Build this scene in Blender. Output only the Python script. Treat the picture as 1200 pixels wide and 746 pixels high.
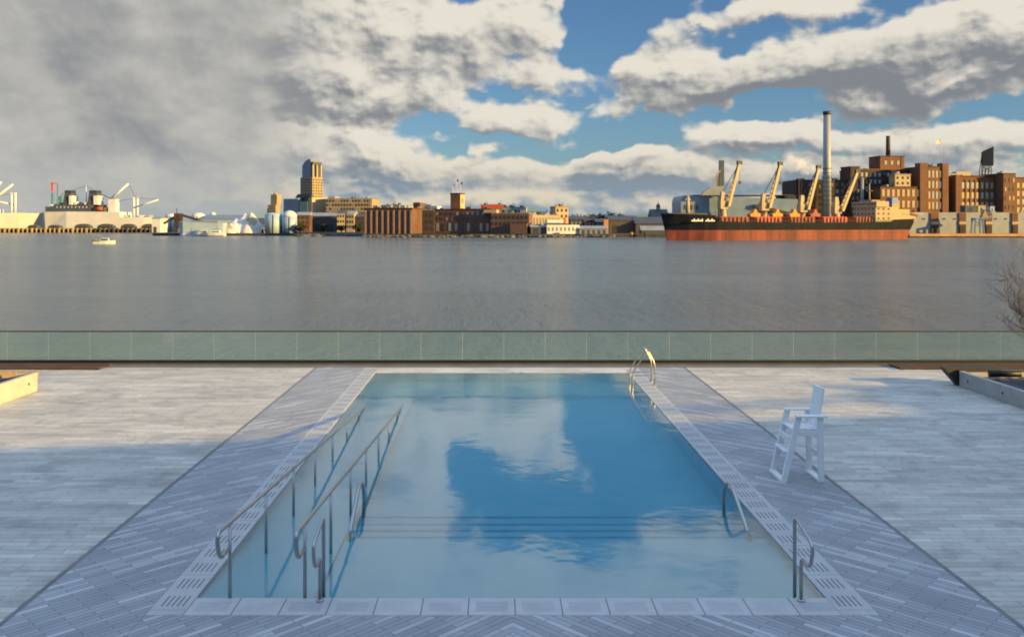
import bpy, bmesh, math, random
from mathutils import Vector, Matrix
R = math.radians
random.seed(7)
for o in list(bpy.data.objects): bpy.data.objects.remove(o)
scene = bpy.context.scene
COL = scene.collection

# ------------------------------------------------------------------ camera
FPX, CX, HY, CAMZ = 1050.0, 580.0, 260.0, 4.5      # focal length in photo pixels, vanishing point, eye height over the deck
cam = bpy.data.objects.new('camera', bpy.data.cameras.new('camera')); COL.objects.link(cam)
cam.location = (0, 0, CAMZ); cam.rotation_euler = (R(90), 0, 0)
cam.data.sensor_width = 36; cam.data.lens = FPX / 1200 * 36
cam.data.shift_x = (600 - CX) / 1200; cam.data.shift_y = -(373 - HY) / 1200
cam.data.clip_start = 0.1; cam.data.clip_end = 20000
scene.camera = cam

# ------------------------------------------------------------------ sun, exposure
SUNV = Vector((4.5, -2.0, 1.0)).normalized()
SUN_EL = math.asin(SUNV.z); SUN_AZ = math.atan2(SUNV.x, SUNV.y)
sun = bpy.data.objects.new('sun', bpy.data.lights.new('sun', 'SUN')); COL.objects.link(sun)
sun.data.energy = 5.0; sun.data.angle = R(0.3); sun.data.color = (1.0, 0.65, 0.18)
sun.rotation_euler = (-SUNV).to_track_quat('-Z', 'Y').to_euler()
vs = scene.view_settings
vs.view_transform = 'Standard'; vs.look = 'None'; vs.gamma = 1; vs.use_curve_mapping = False
vs.exposure = 1.1
scene.render.engine = 'CYCLES'
scene.cycles.filter_width = 1.9
scene.cycles.max_bounces = 8; scene.cycles.volume_bounces = 5; scene.cycles.transparent_max_bounces = 12

# ------------------------------------------------------------------ node helper
class NT:
    def __init__(s, tree): s.t = tree; s.n = tree.nodes; s.l = tree.links
    def put(s, sock, v):
        if isinstance(v, bpy.types.NodeSocket): s.l.new(v, sock)
        elif v is not None: sock.default_value = v
    def node(s, typ, **kw):
        nd = s.n.new(typ)
        for k, v in kw.items(): setattr(nd, k, v)
        return nd
    def m(s, op, a, b=None, c=None, clamp=False):
        nd = s.node('ShaderNodeMath', operation=op, use_clamp=clamp)
        for i, v in enumerate((a, b, c)):
            if v is not None: s.put(nd.inputs[i], v)
        return nd.outputs[0]
    def vm(s, op, a, b=None, c=None):
        nd = s.node('ShaderNodeVectorMath', operation=op)
        for i, v in enumerate((a, b, c)):
            if v is not None: s.put(nd.inputs[i], v)
        return nd.outputs['Value'] if op in ('LENGTH', 'DOT_PRODUCT', 'DISTANCE') else nd.outputs[0]
    def mr(s, v, a, b, c=0.0, d=1.0, smooth=True):
        nd = s.node('ShaderNodeMapRange', interpolation_type='SMOOTHSTEP' if smooth else 'LINEAR')
        for i, x in enumerate((v, a, b, c, d)): s.put(nd.inputs[i], x)
        return nd.outputs[0]
    def mix(s, f, a, b, mode='MIX'):
        nd = s.node('ShaderNodeMix', data_type='RGBA', blend_type=mode)
        s.put(nd.inputs[0], f); s.put(nd.inputs[6], a); s.put(nd.inputs[7], b)
        return nd.outputs[2]
    def noise(s, vec, scale, detail=4, rough=0.55, dist=0.0, dim='3D'):
        nd = s.node('ShaderNodeTexNoise', noise_dimensions=dim)
        s.put(nd.inputs['Vector'], vec); nd.inputs['Scale'].default_value = scale
        nd.inputs['Detail'].default_value = detail; nd.inputs['Roughness'].default_value = rough
        nd.inputs['Distortion'].default_value = dist
        return nd.outputs[0]
    def comb(s, x, y, z=0.0):
        nd = s.node('ShaderNodeCombineXYZ')
        for i, v in enumerate((x, y, z)): s.put(nd.inputs[i], v)
        return nd.outputs[0]
    def sep(s, v):
        nd = s.node('ShaderNodeSeparateXYZ'); s.put(nd.inputs[0], v); return nd.outputs
    def pos(s): return s.node('ShaderNodeNewGeometry').outputs['Position']
    def objc(s): return s.node('ShaderNodeTexCoord').outputs['Object']
def c4(c): return (c[0], c[1], c[2], 1.0)

# ------------------------------------------------------------------ world: Nishita sky with a procedural cloud deck by direction
world = bpy.data.worlds.new('World'); scene.world = world; world.use_nodes = True
WT = NT(world.node_tree); WT.n.clear()
SKY_STRENGTH = 0.06
FILL_SKY = (.72, .97, 1.42)
def azel(px, py):
    dx = px - CX
    return math.atan2(dx, FPX), math.atan2(HY - py, math.hypot(FPX, dx))
# cloud masses: photo-measured bearing/elevation, half sizes (pixels at 1050 px/rad), weight
CLOUDS = [
 (60,60,360,210,.95),(300,70,170,100,.55),(210,205,330,60,.75),(150,150,260,80,.4),
 (440,112,110,44,.62),(375,172,150,24,.55),(560,42,130,70,.72),(480,30,90,60,.30),
 (615,141,95,27,.80),(640,95,70,24,.40),(800,108,110,44,.85),(760,74,60,26,.35),(800,38,70,24,.50),
 (1010,88,210,46,.95),(1150,50,110,52,.75),(915,4,120,22,.70),(1030,26,110,20,.40),
 (1090,158,210,17,.75),(870,166,100,14,.62),(725,181,60,11,.70),(640,205,340,26,.72),
 (1010,197,320,26,.55),(680,236,260,18,.70),(1000,132,120,16,.38),(300,236,330,16,.5),(1050,235,260,14,.5),
 (485,-80,85,55,.70),(650,-25,60,30,.75),(800,-95,60,30,.5),(590,-60,40,24,.35),(900,-150,190,70,.95),(250,-120,270,130,.95),(620,-175,260,50,.75),
 (1250,-30,150,60,.45),(575,175,24,8,.40),(535,163,26,8,.36),
]
DARK = [(190,80,240,120,.50),(560,55,80,34,.25),(1010,86,210,44,.95),(770,50,100,30,.8),(640,206,360,27,.95),(1010,200,330,34,.75),(860,95,45,34,.5),(560,150,40,20,.2)]
CLEAR = [(705,28,66,56,.9),(650,172,60,7,.4),(925,125,44,24,.6),(345,142,46,13,.45),(705,-50,190,46,.42),(590,162,40,8,.25)]
def blob_sum(nt, vec, blobs):
    acc = None
    for (px, py, rx, ry, w) in blobs:
        a, e = azel(px, py)
        sx, sy = FPX / (rx * 1.30), FPX / (ry * 1.30)
        d = nt.vm('LENGTH', nt.vm('MULTIPLY_ADD', vec, (sx, sy, 0), (-a * sx, -e * sy, 0)))
        v = nt.mr(d, 1.0, 0.20, 0.0, w)
        acc = v if acc is None else nt.m('ADD', acc, v)
    return acc
grp = bpy.data.node_groups.new('cloud_density', 'ShaderNodeTree')
grp.interface.new_socket('P', in_out='INPUT', socket_type='NodeSocketVector')
grp.interface.new_socket('D', in_out='OUTPUT', socket_type='NodeSocketFloat')
G = NT(grp); gi = G.node('NodeGroupInput'); go = G.node('NodeGroupOutput')
P = gi.outputs[0]
wn = G.node('ShaderNodeTexNoise', noise_dimensions='2D'); G.put(wn.inputs['Vector'], P)
wn.inputs['Scale'].default_value = 9; wn.inputs['Detail'].default_value = 4
warp = G.vm('MULTIPLY_ADD', wn.outputs['Color'], (.11, .06, 0), (-.055, -.03, 0))
Pw = G.vm('ADD', P, warp)
S = G.m('SUBTRACT', G.m('MINIMUM', blob_sum(G, Pw, CLOUDS), 1.15), blob_sum(G, Pw, CLEAR))
n1 = G.noise(G.vm('MULTIPLY', P, (1, 1.55, 1)), 17, 9, .55, .15, '2D')
def billow(scale, st):
    vor = G.node('ShaderNodeTexVoronoi', feature='SMOOTH_F1', voronoi_dimensions='2D')
    G.put(vor.inputs['Vector'], G.vm('MULTIPLY', G.vm('MULTIPLY_ADD', n1c, (.03, .02, 0), P), (1, st, 1))); vor.inputs['Scale'].default_value = scale
    vor.inputs['Smoothness'].default_value = .8
    return G.m('SUBTRACT', .42, vor.outputs['Distance'])
n1c = G.comb(n1, n1, 0)
bil = G.m('ADD', G.m('MULTIPLY', billow(26, 1.35), .40), G.m('MULTIPLY', billow(62, 1.3), .20))
D = G.m('ADD', G.m('MULTIPLY', S, 1.15), G.m('MULTIPLY_ADD', n1, .95, -.48))
D = G.m('ADD', D, bil)
G.put(go.inputs[0], D)

dirv = WT.node('ShaderNodeTexCoord').outputs['Generated']
dx, dy, dz = WT.sep(dirv)
az = WT.m('ARCTAN2', dx, dy); el = WT.m('ARCSINE', WT.m('MINIMUM', WT.m('MAXIMUM', dz, -1.0), 1.0))
PP = WT.comb(az, el, 0.0)
def dens(off):
    g = WT.node('ShaderNodeGroup'); g.node_tree = grp
    WT.put(g.inputs[0], WT.vm('ADD', PP, off) if off else PP)
    return g.outputs[0]
d0 = dens(None); d1 = dens((.011, .017, 0)); d2 = dens((.0028, .0042, 0))
alpha = WT.mr(d0, .30, .66)
DP = WT.noise(PP, 12, 4, .55, 0, '2D')
dark = WT.m('MINIMUM', blob_sum(WT, WT.vm('ADD', PP, WT.vm('MULTIPLY_ADD', WT.comb(DP, DP, 0), (.10, -.05, 0), (-.05, .025, 0))), DARK), 1.0)
slope = WT.m('MAXIMUM', WT.m('MINIMUM', WT.m('SUBTRACT', d0, d1), .4), -.4)
fine = WT.m('MAXIMUM', WT.m('MINIMUM', WT.m('SUBTRACT', d0, d2), .2), -.2)
lit = WT.m('MULTIPLY_ADD', slope, 1.15, .73)
lit = WT.m('ADD', lit, WT.m('MULTIPLY', fine, 1.5))
core = WT.mr(d0, .50, 1.10)
lit = WT.m('SUBTRACT', lit, WT.m('MULTIPLY', core, .20))
lit = WT.m('SUBTRACT', lit, WT.m('MULTIPLY', dark, WT.m('MULTIPLY_ADD', core, .30, .18)))
lit = WT.m('ADD', lit, WT.mr(el, .20, .30, 0, .40))
lit = WT.mr(lit, -.22, 1.08, 0, 1)
# the western bank is a soft, structureless grey sheet of rain cloud
sheet = WT.m('MULTIPLY', WT.mr(az, -.15, -.28), .90)
LP = WT.noise(WT.vm('MULTIPLY', PP, (1, 1.6, 1)), 5.5, 5, .5, .6, '2D')
soft = WT.m('ADD', WT.m('MULTIPLY_ADD', LP, .80, -.08), WT.m('ADD', WT.mr(el, .10, .035, 0, .20), WT.mr(az, -.42, -.52, 0, .12)))
soft = WT.m('ADD', soft, WT.m('MULTIPLY', slope, .16))
lit = WT.m('ADD', WT.m('MULTIPLY', lit, WT.m('SUBTRACT', 1.0, sheet)), WT.m('MULTIPLY', soft, sheet))
lit = WT.m('MINIMUM', WT.m('MAXIMUM', lit, 0.0), 1.0)
K = 1.0 / SKY_STRENGTH / (2 ** vs.exposure)
def kc(r, g, b): return (r * K, g * K, b * K, 1)
low = WT.mr(el, .10, .0)
greyc = WT.mix(low, kc(.225, .245, .27), kc(.25, .34, .42))
litc = WT.mix(low, kc(.79, .745, .645), kc(.70, .62, .48))
ccol = WT.mix(lit, greyc, litc)
# bright sky added overhead, out of view, to fill the deck with light
fill_sky = WT.mr(el, .42, .75)
ccol = WT.mix(fill_sky, ccol, kc(*FILL_SKY))
sky = WT.node('ShaderNodeTexSky', sky_type='NISHITA')
sky.sun_disc = False; sky.sun_elevation = SUN_EL; sky.sun_rotation = SUN_AZ
sky.air_density = 1.0; sky.dust_density = 0.4; sky.ozone_density = 3.0
skyc = WT.mix(1.0, sky.outputs[0], (.70, .84, 1.0, 1), 'MULTIPLY')
front = WT.mr(el, -.005, .01)
alpha = WT.m('MAXIMUM', alpha, WT.m('MULTIPLY', fill_sky, .85))
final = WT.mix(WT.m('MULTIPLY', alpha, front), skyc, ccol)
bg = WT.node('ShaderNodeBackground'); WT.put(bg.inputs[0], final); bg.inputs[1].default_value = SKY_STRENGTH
wo = WT.node('ShaderNodeOutputWorld'); WT.l.new(bg.outputs[0], wo.inputs[0])

# ------------------------------------------------------------------ materials
def newmat(name):
    m = bpy.data.materials.new(name); m.use_nodes = True
    nt = NT(m.node_tree); nt.n.clear()
    out = nt.node('ShaderNodeOutputMaterial')
    return m, nt, out
def principled(nt, out, col, rough=.7, metal=0.0, bump=None, bstr=.3, bdist=.02, spec=.5):
    p = nt.node('ShaderNodeBsdfPrincipled')
    nt.put(p.inputs['Base Color'], col if not isinstance(col, tuple) else c4(col))
    nt.put(p.inputs['Roughness'], rough); p.inputs['Metallic'].default_value = metal
    p.inputs['Specular IOR Level'].default_value = spec
    if bump is not None:
        b = nt.node('ShaderNodeBump'); b.inputs['Strength'].default_value = bstr; b.inputs['Distance'].default_value = bdist
        nt.put(b.inputs['Height'], bump); nt.l.new(b.outputs[0], p.inputs['Normal'])
    nt.l.new(p.outputs[0], out.inputs[0]); return p
_cache = {}
def mat(name, col, rough=.7, metal=0.0, var=.22, scale=.6, spec=.4, streak=False):
    """weathered paint / masonry: a base colour broken up by two scales of noise"""
    if name in _cache: return _cache[name]
    m, nt, out = newmat(name)
    v = nt.objc()
    if streak: v = nt.vm('MULTIPLY', v, (1, 1, .15))
    n = nt.noise(v, scale, 5, .6)
    n2 = nt.noise(v, scale * 7, 3, .6)
    f = nt.m('ADD', nt.m('MULTIPLY', n, .7), nt.m('MULTIPLY', n2, .3))
    f = nt.mr(f, .3, .7, 0, 1)
    dk = tuple(c * (1 - var) for c in col); lt = tuple(min(1, c * (1 + var)) for c in col)
    principled(nt, out, nt.mix(f, c4(dk), c4(lt)), rough, metal, spec=spec)
    _cache[name] = m; return m

# ------------------------------------------------------------------ mesh builder
class MB:
    def __init__(s): s.bm = bmesh.new(); s.mi = 0
    def face(s, pts):
        try:
            f = s.bm.faces.new([s.bm.verts.new(p) for p in pts]); f.material_index = s.mi; return f
        except ValueError: return None
    def hexa(s, p):   # 8 points: bottom ring 0-3, top ring 4-7
        v = [s.bm.verts.new(q) for q in p]
        for idx in ((3,2,1,0),(4,5,6,7),(0,1,5,4),(1,2,6,5),(2,3,7,6),(3,0,4,7)):
            s.bm.faces.new([v[i] for i in idx]).material_index = s.mi
    def box(s, x0, x1, y0, y1, z0, z1):
        s.hexa([(x0,y0,z0),(x1,y0,z0),(x1,y1,z0),(x0,y1,z0),(x0,y0,z1),(x1,y0,z1),(x1,y1,z1),(x0,y1,z1)])
    def frustum(s, x0, x1, y0, y1, z0, z1, ix, iy):
        s.hexa([(x0,y0,z0),(x1,y0,z0),(x1,y1,z0),(x0,y1,z0),(x0+ix,y0+iy,z1),(x1-ix,y0+iy,z1),(x1-ix,y1-iy,z1),(x0+ix,y1-iy,z1)])
    def beam(s, a, b, w, h, up=(0,0,1)):
        a, b = Vector(a), Vector(b); d = (b - a).normalized(); u = Vector(up)
        if abs(d.dot(u)) > .98: u = Vector((0, 1, 0))
        r = d.cross(u).normalized() * (w / 2); t = r.cross(d).normalized() * (h / 2)
        s.hexa([a-r-t, a+r-t, a+r+t, a-r+t, b-r-t, b+r-t, b+r+t, b-r+t])
    def prism(s, poly, axis, a, b):   # poly in the plane across `axis`
        def P(q, w): return {'x': (w, q[0], q[1]), 'y': (q[0], w, q[1]), 'z': (q[0], q[1], w)}[axis]
        A = [s.bm.verts.new(P(q, a)) for q in poly]; B = [s.bm.verts.new(P(q, b)) for q in poly]
        n = len(poly)
        s.bm.faces.new(A).material_index = s.mi; s.bm.faces.new(B[::-1]).material_index = s.mi
        for i in range(n):
            s.bm.faces.new((A[i], B[i], B[(i+1) % n], A[(i+1) % n])).material_index = s.mi
    def tube(s, pts, r, seg=10, cap=True):
        pts = [Vector(p) for p in pts]; n = len(pts)
        rad = r if isinstance(r, (list, tuple)) else [r] * n
        t0 = (pts[1] - pts[0]).normalized(); u = t0.orthogonal().normalized(); rings = []
        for i in range(n):
            t = (pts[min(i+1, n-1)] - pts[max(i-1, 0)]).normalized()
            u = (u - t * u.dot(t)).normalized(); w = t.cross(u)
            rings.append([s.bm.verts.new(pts[i] + (u * math.cos(2*math.pi*k/seg) + w * math.sin(2*math.pi*k/seg)) * rad[i]) for k in range(seg)])
        for i in range(n - 1):
            for k in range(seg):
                f = s.bm.faces.new((rings[i][k], rings[i][(k+1) % seg], rings[i+1][(k+1) % seg], rings[i+1][k])); f.smooth = True; f.material_index = s.mi
        if cap:
            s.bm.faces.new(rings[0][::-1]).material_index = s.mi; s.bm.faces.new(rings[-1]).material_index = s.mi
    def lathe(s, prof, cx=0, cy=0, seg=20):   # prof: (r, z) from bottom to top
        rings = [[s.bm.verts.new((cx + max(r, .001) * math.cos(2*math.pi*k/seg), cy + max(r, .001) * math.sin(2*math.pi*k/seg), z)) for k in range(seg)] for r, z in prof]
        for i in range(len(rings) - 1):
            for k in range(seg):
                f = s.bm.faces.new((rings[i][k], rings[i][(k+1) % seg], rings[i+1][(k+1) % seg], rings[i+1][k])); f.smooth = True; f.material_index = s.mi
        s.bm.faces.new(rings[0][::-1]).material_index = s.mi; s.bm.faces.new(rings[-1]).material_index = s.mi
    def blob(s, c, rx, ry, rz, sub=2, jit=.15, seed=0):
        rnd = random.Random(seed); b2 = bmesh.new(); bmesh.ops.create_icosphere(b2, subdivisions=sub, radius=1)
        mp = {}
        for v in b2.verts:
            k = 1 + rnd.uniform(-jit, jit)
            mp[v.index] = s.bm.verts.new((c[0] + v.co.x*rx*k, c[1] + v.co.y*ry*k, c[2] + v.co.z*rz*k))
        for f in b2.faces:
            g = s.bm.faces.new([mp[v.index] for v in f.verts]); g.material_index = s.mi
        b2.free()
    def build(s, name, mats, parent=None, bevel=0.0, fix=True):
        if fix: bmesh.ops.recalc_face_normals(s.bm, faces=s.bm.faces[:])
        me = bpy.data.meshes.new(name); s.bm.to_mesh(me); s.bm.free()
        for m in (mats if isinstance(mats, (list, tuple)) else [mats]): me.materials.append(m)
        return link(name, me, parent, bevel)
def link(name, me, parent=None, bevel=0.0):
    o = bpy.data.objects.new(name, me); COL.objects.link(o)
    if parent: o.parent = parent
    if bevel:
        b = o.modifiers.new('bevel', 'BEVEL'); b.width = bevel; b.segments = 2; b.limit_method = 'ANGLE'
    return o
def tag(o, label, cat, group=None):
    o['label'] = label; o['category'] = cat
    if group: o['group'] = group
    return o
def thing(name, label, cat, loc=(0,0,0), rz=0.0, group=None):
    o = bpy.data.objects.new(name, None); COL.objects.link(o)
    o.location = loc; o.rotation_euler = (0, 0, rz); o.empty_display_size = .2
    return tag(o, label, cat, group)
def struct(o, kind='structure'): o['kind'] = kind; return o
def copy_tree(o, parent=None):
    kids = list(o.children); c = o.copy(); COL.objects.link(c)
    if parent: c.parent = parent
    for k in kids: copy_tree(k, c)
    return c
def bez(pts, n=8):    # round the corners of a polyline: (point, corner radius)
    out = [Vector(pts[0][0])]
    for i in range(1, len(pts) - 1):
        p, r = Vector(pts[i][0]), pts[i][1]
        a = (Vector(pts[i-1][0]) - p); b = (Vector(pts[i+1][0]) - p)
        ra = min(r, a.length * .49); rb = min(r, b.length * .49)
        A = p + a.normalized() * ra; B = p + b.normalized() * rb
        for k in range(n + 1):
            t = k / n; out.append(A * (1-t)**2 + p * 2*t*(1-t) + B * t*t)
    out.append(Vector(pts[-1][0])); return out
def at(px, py, Y): return Vector(((px - CX) * Y / FPX, Y, CAMZ - (py - HY) * Y / FPX))
def zat(py, Y): return CAMZ - (py - HY) * Y / FPX

# ================================================================== THE DECK
PX0, PX1, PY0, PY1 = -3.58, 3.97, 10.74, 26.85          # pool inner edges
CXL, CXR = -4.01, 4.41                                   # outer edges of the slotted coping
BXL, BXR = -5.50, 5.82                                   # outer edges of the chevron band
WATER_Z = -0.014
SEA = -4.5

def brick_rand(nt, vec, bw, rh, off=.5, mortar=.004, freq=2):
    b = nt.node('ShaderNodeTexBrick', offset=off, offset_frequency=freq)
    nt.put(b.inputs['Vector'], vec); b.inputs['Scale'].default_value = 1
    b.inputs['Color1'].default_value = (0,0,0,1); b.inputs['Color2'].default_value = (1,1,1,1); b.inputs['Mortar'].default_value = (.5,.5,.5,1)
    b.inputs['Brick Width'].default_value = bw; b.inputs['Row Height'].default_value = rh
    b.inputs['Mortar Size'].default_value = mortar; b.inputs['Mortar Smooth'].default_value = .1; b.inputs['Bias'].default_value = 0
    return b.outputs['Color'], b.outputs['Fac']
def ramp(nt, fac, stops):
    r = nt.node('ShaderNodeValToRGB'); e = r.color_ramp.elements
    while len(e) < len(stops): e.new(.5)
    for i, (p, c) in enumerate(stops): e[i].position = p; e[i].color = c4(c)
    nt.put(r.inputs[0], fac); return r.outputs[0]

def plank_mat():
    m, nt, out = newmat('plank_pavers')
    p = nt.pos(); col, fac = brick_rand(nt, p, .62, .152, .5, .006, 2)
    base = ramp(nt, col, [(0, (.47,.455,.395)), (.45, (.53,.51,.44)), (.8, (.57,.55,.475)), (1, (.64,.62,.54))])
    st = nt.noise(nt.vm('MULTIPLY', p, (.25, 2.2, 1)), 1.0, 5, .6)
    base = nt.mix(1.0, base, ramp(nt, st, [(.3, (.74,.74,.75)), (.55, (1,1,1)), (.75, (1.06,1.05,1.03))]), 'MULTIPLY')
    big = nt.noise(p, .35, 4, .6)
    base = nt.mix(1.0, base, ramp(nt, big, [(.35, (.86,.86,.87)), (.65, (1.04,1.04,1.04))]), 'MULTIPLY')
    base = nt.mix(nt.m('MULTIPLY', fac, .62), base, (.14,.14,.14,1))
    stn = nt.noise(p, .9, 6, .7, 1.2)
    base = nt.mix(1.0, base, ramp(nt, stn, [(.38, (.80,.80,.80)), (.5, (1,1,1)), (.7, (1.03,1.03,1.03))]), 'MULTIPLY')
    principled(nt, out, base, .62, bump=nt.m('SUBTRACT', nt.m('MULTIPLY', nt.noise(p, 40, 3), .25), fac), bstr=.35, bdist=.006)
    return m
def chevron_mat():
    m, nt, out = newmat('chevron_pavers')
    p = nt.pos(); x, y, z = nt.sep(p)
    ax = nt.m('ABSOLUTE', nt.m('SUBTRACT', x, .20))
    u = nt.m('MULTIPLY', nt.m('SUBTRACT', y, ax), .7071); v = nt.m('MULTIPLY', nt.m('ADD', y, ax), .7071)
    col, fac = brick_rand(nt, nt.comb(u, v), .60, .086, .5, .005, 2)
    base = ramp(nt, col, [(0, (.275,.292,.30)), (.50, (.315,.332,.342)), (.74, (.355,.37,.378)), (.86, (.42,.43,.43)), (1, (.52,.525,.52))])
    big = nt.noise(p, .8, 5, .6)
    base = nt.mix(1.0, base, ramp(nt, big, [(.3, (.84,.84,.86)), (.7, (1.1,1.1,1.1))]), 'MULTIPLY')
    base = nt.mix(nt.m('MULTIPLY', fac, .75), base, (.07,.07,.075,1))
    principled(nt, out, base, .58, bump=nt.m('SUBTRACT', nt.m('MULTIPLY', nt.noise(p, 40, 3), .25), fac), bstr=.35, bdist=.006)
    return m
def slot_coping_mat():
    m, nt, out = newmat('slotted_coping_stone')
    p = nt.pos(); x, y, z = nt.sep(p)
    e = nt.m('MAXIMUM', nt.m('SUBTRACT', PX0, x), nt.m('SUBTRACT', x, PX1))      # distance out from the water's edge
    sx = nt.m('LESS_THAN', nt.m('FRACT', nt.m('DIVIDE', nt.m('SUBTRACT', e, .075), .062)), .30)
    inx = nt.m('MULTIPLY', nt.m('GREATER_THAN', e, .075), nt.m('LESS_THAN', e, .365))
    fy = nt.m('FRACT', nt.m('DIVIDE', y, .52))
    iny = nt.m('MULTIPLY', nt.m('GREATER_THAN', fy, .20), nt.m('LESS_THAN', fy, .76))
    slot = nt.m('MULTIPLY', nt.m('MULTIPLY', sx, inx), iny)
    fy2 = nt.m('FRACT', nt.m('DIVIDE', y, 1.04))
    joint = nt.m('LESS_THAN', fy2, .009)
    n = nt.noise(p, 1.6, 6, .6)
    base = ramp(nt, n, [(.3, (.39,.40,.40)), (.7, (.49,.495,.48))])
    base = nt.mix(nt.m('MAXIMUM', nt.m('MULTIPLY', slot, .95), nt.m('MULTIPLY', joint, .7)), base, (.10,.105,.11,1))
    principled(nt, out, base, .55, bump=nt.m('MULTIPLY', nt.m('MAXIMUM', slot, joint), -1.0), bstr=.5, bdist=.01)
    return m
def block_coping_mat():
    m, nt, out = newmat('block_coping_stone')
    p = nt.pos(); x, y, z = nt.sep(p)
    W = .545
    f = nt.m('FRACT', nt.m('DIVIDE', nt.m('SUBTRACT', x, PX0), W))
    idx = nt.m('FLOOR', nt.m('DIVIDE', nt.m('SUBTRACT', x, PX0), W))
    wn = nt.node('ShaderNodeTexWhiteNoise', noise_dimensions='1D'); nt.put(wn.inputs['W'], idx)
    joint = nt.m('LESS_THAN', nt.m('MINIMUM', f, nt.m('SUBTRACT', 1.0, f)), .012)
    ey = nt.m('SUBTRACT', PY0, y)
    inner = nt.m('MULTIPLY', nt.mr(nt.m('MINIMUM', f, nt.m('SUBTRACT', 1.0, f)), .14, .17), nt.m('MULTIPLY', nt.mr(ey, .10, .12), nt.mr(ey, .38, .36)))
    n = nt.noise(p, 3, 6, .65)
    base = ramp(nt, n, [(.3, (.42,.43,.43)), (.7, (.52,.525,.515))])
    base = nt.mix(nt.m('MULTIPLY', inner, nt.m('MULTIPLY_ADD', wn.outputs[0], .40, .12)), base, (.30,.31,.32,1))
    base = nt.mix(nt.m('MULTIPLY', joint, .8), base, (.05,.05,.055,1))
    principled(nt, out, base, .55, bump=nt.m('MULTIPLY', joint, -1.0), bstr=.5, bdist=.008)
    return m
M_plank, M_chev, M_slot, M_block = plank_mat(), chevron_mat(), slot_coping_mat(), block_coping_mat()
M_darkstrip = mat('dark_channel_stone', (.16,.165,.17), .6)
M_side = mat('concrete_edge', (.30,.30,.29), .8)
RAILY = 28.42

def slab(mb, x0, x1, y0, y1, z=0.0, t=.25): mb.box(x0, x1, y0, y1, z - t, z)
g = .004
d = MB()
slab(d, -70, BXL - .07, -30, 27.72); slab(d, BXR + .07, 90, -30, 27.72)      # planks left and right
d.build('deck_paving', M_plank); struct(bpy.data.objects['deck_paving'])
d = MB()
slab(d, BXL, CXL - g, -30, 27.72); slab(d, CXR + g, BXR, -30, 27.72); slab(d, CXL, CXR, -30, 10.27 - g)
struct(d.build('chevron_paving', M_chev))
d = MB(); slab(d, CXL, PX0 - g, 10.27, 27.42); slab(d, PX1 + g, CXR, 10.27, 27.42)
struct(d.build('pool_side_coping', M_slot))
d = MB(); slab(d, PX0, PX1, 10.27, PY0); 
struct(d.build('pool_near_coping', M_block))
d = MB(); slab(d, PX0, PX1, PY1, 27.42); slab(d, CXL, CXR, 27.424, 27.72)
struct(d.build('pool_far_coping', M_slot.copy() if False else mat('pale_coping', (.52,.52,.50), .6)))
d = MB(); slab(d, -70, 90, 27.724, 28.75, -.004, .3); slab(d, BXL - .07, BXL - g, -30, 27.72, -.003, .2); slab(d, BXR + g, BXR + .07, -30, 27.72, -.003, .2)
struct(d.build('drainage_channel', M_darkstrip))
d = MB(); d.box(-70, 90, 28.755, 29.2, -7, -.06)
struct(d.build('terrace_wall', M_side))
d = MB(); d.box(-34, 36, RAILY - .10, RAILY + .10, -.0035, .044); struct(d.build('rail_kerb', mat('dark_kerb_stone', (.055,.06,.068), .7)))

# promenade below the terrace, where the bare trees stand
d = MB(); d.box(-90, 110, 29.2, 36, -7, -3.2)
struct(d.build('promenade', M_plank))

# ------------------------------------------------------------------ pool basin and water
def pool_mat():
    m, nt, out = newmat('pool_plaster')
    p = nt.pos(); n = nt.noise(p, 1.2, 5, .6)
    base = ramp(nt, n, [(.3, (.31,.64,.70)), (.7, (.39,.70,.75))])
    principled(nt, out, base, .6); return m
M_pool = pool_mat()
M_nosing = mat('step_nosing_tile', (.20,.42,.50), .4)
b = MB(); FZ = -1.35; T = .3
b.box(PX0 - T, PX1 + T, PY0 - T, PY1 + T, FZ - T, FZ)                         # floor
b.box(PX0 - T, PX0 - .001, PY0 - T, PY1 + T, FZ + .001, -.26); b.box(PX1 + .001, PX1 + T, PY0 - T, PY1 + T, FZ + .001, -.26)
b.box(PX0, PX1, PY0 - T, PY0 - .001, FZ + .001, -.26); b.box(PX0, PX1, PY1 + .001, PY1 + T, FZ + .001, -.26)
RX = -2.20
STEPY = [13.2, 13.65, 14.1, 14.6, 15.3]
b.box(RX + .01, PX1 - .002, PY0 + .002, STEPY[0], FZ + .002, -.34)            # shallow shelf
for k in range(4):
    b.box(RX + .01, PX1 - .002, STEPY[k] + .002, STEPY[k + 1], FZ + .003, -.34 - .17 * (k + 1))
b.hexa([(PX0+.002, PY0+.003, FZ+.004), (RX, PY0+.003, FZ+.004), (RX, 25.5, FZ+.004), (PX0+.002, 25.5, FZ+.004),
        (PX0+.002, PY0+.003, -.10), (RX, PY0+.003, -.10), (RX, 25.5, FZ+.006), (PX0+.002, 25.5, FZ+.006)])   # entry ramp
struct(b.build('pool_basin', M_pool))
b = MB()
for k in range(4):
    b.box(RX + .02, PX1 - .004, STEPY[k] - .09, STEPY[k] - .002, -.338 - .17 * k, -.332 - .17 * k)
struct(b.build('step_nosing', M_nosing))

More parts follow.
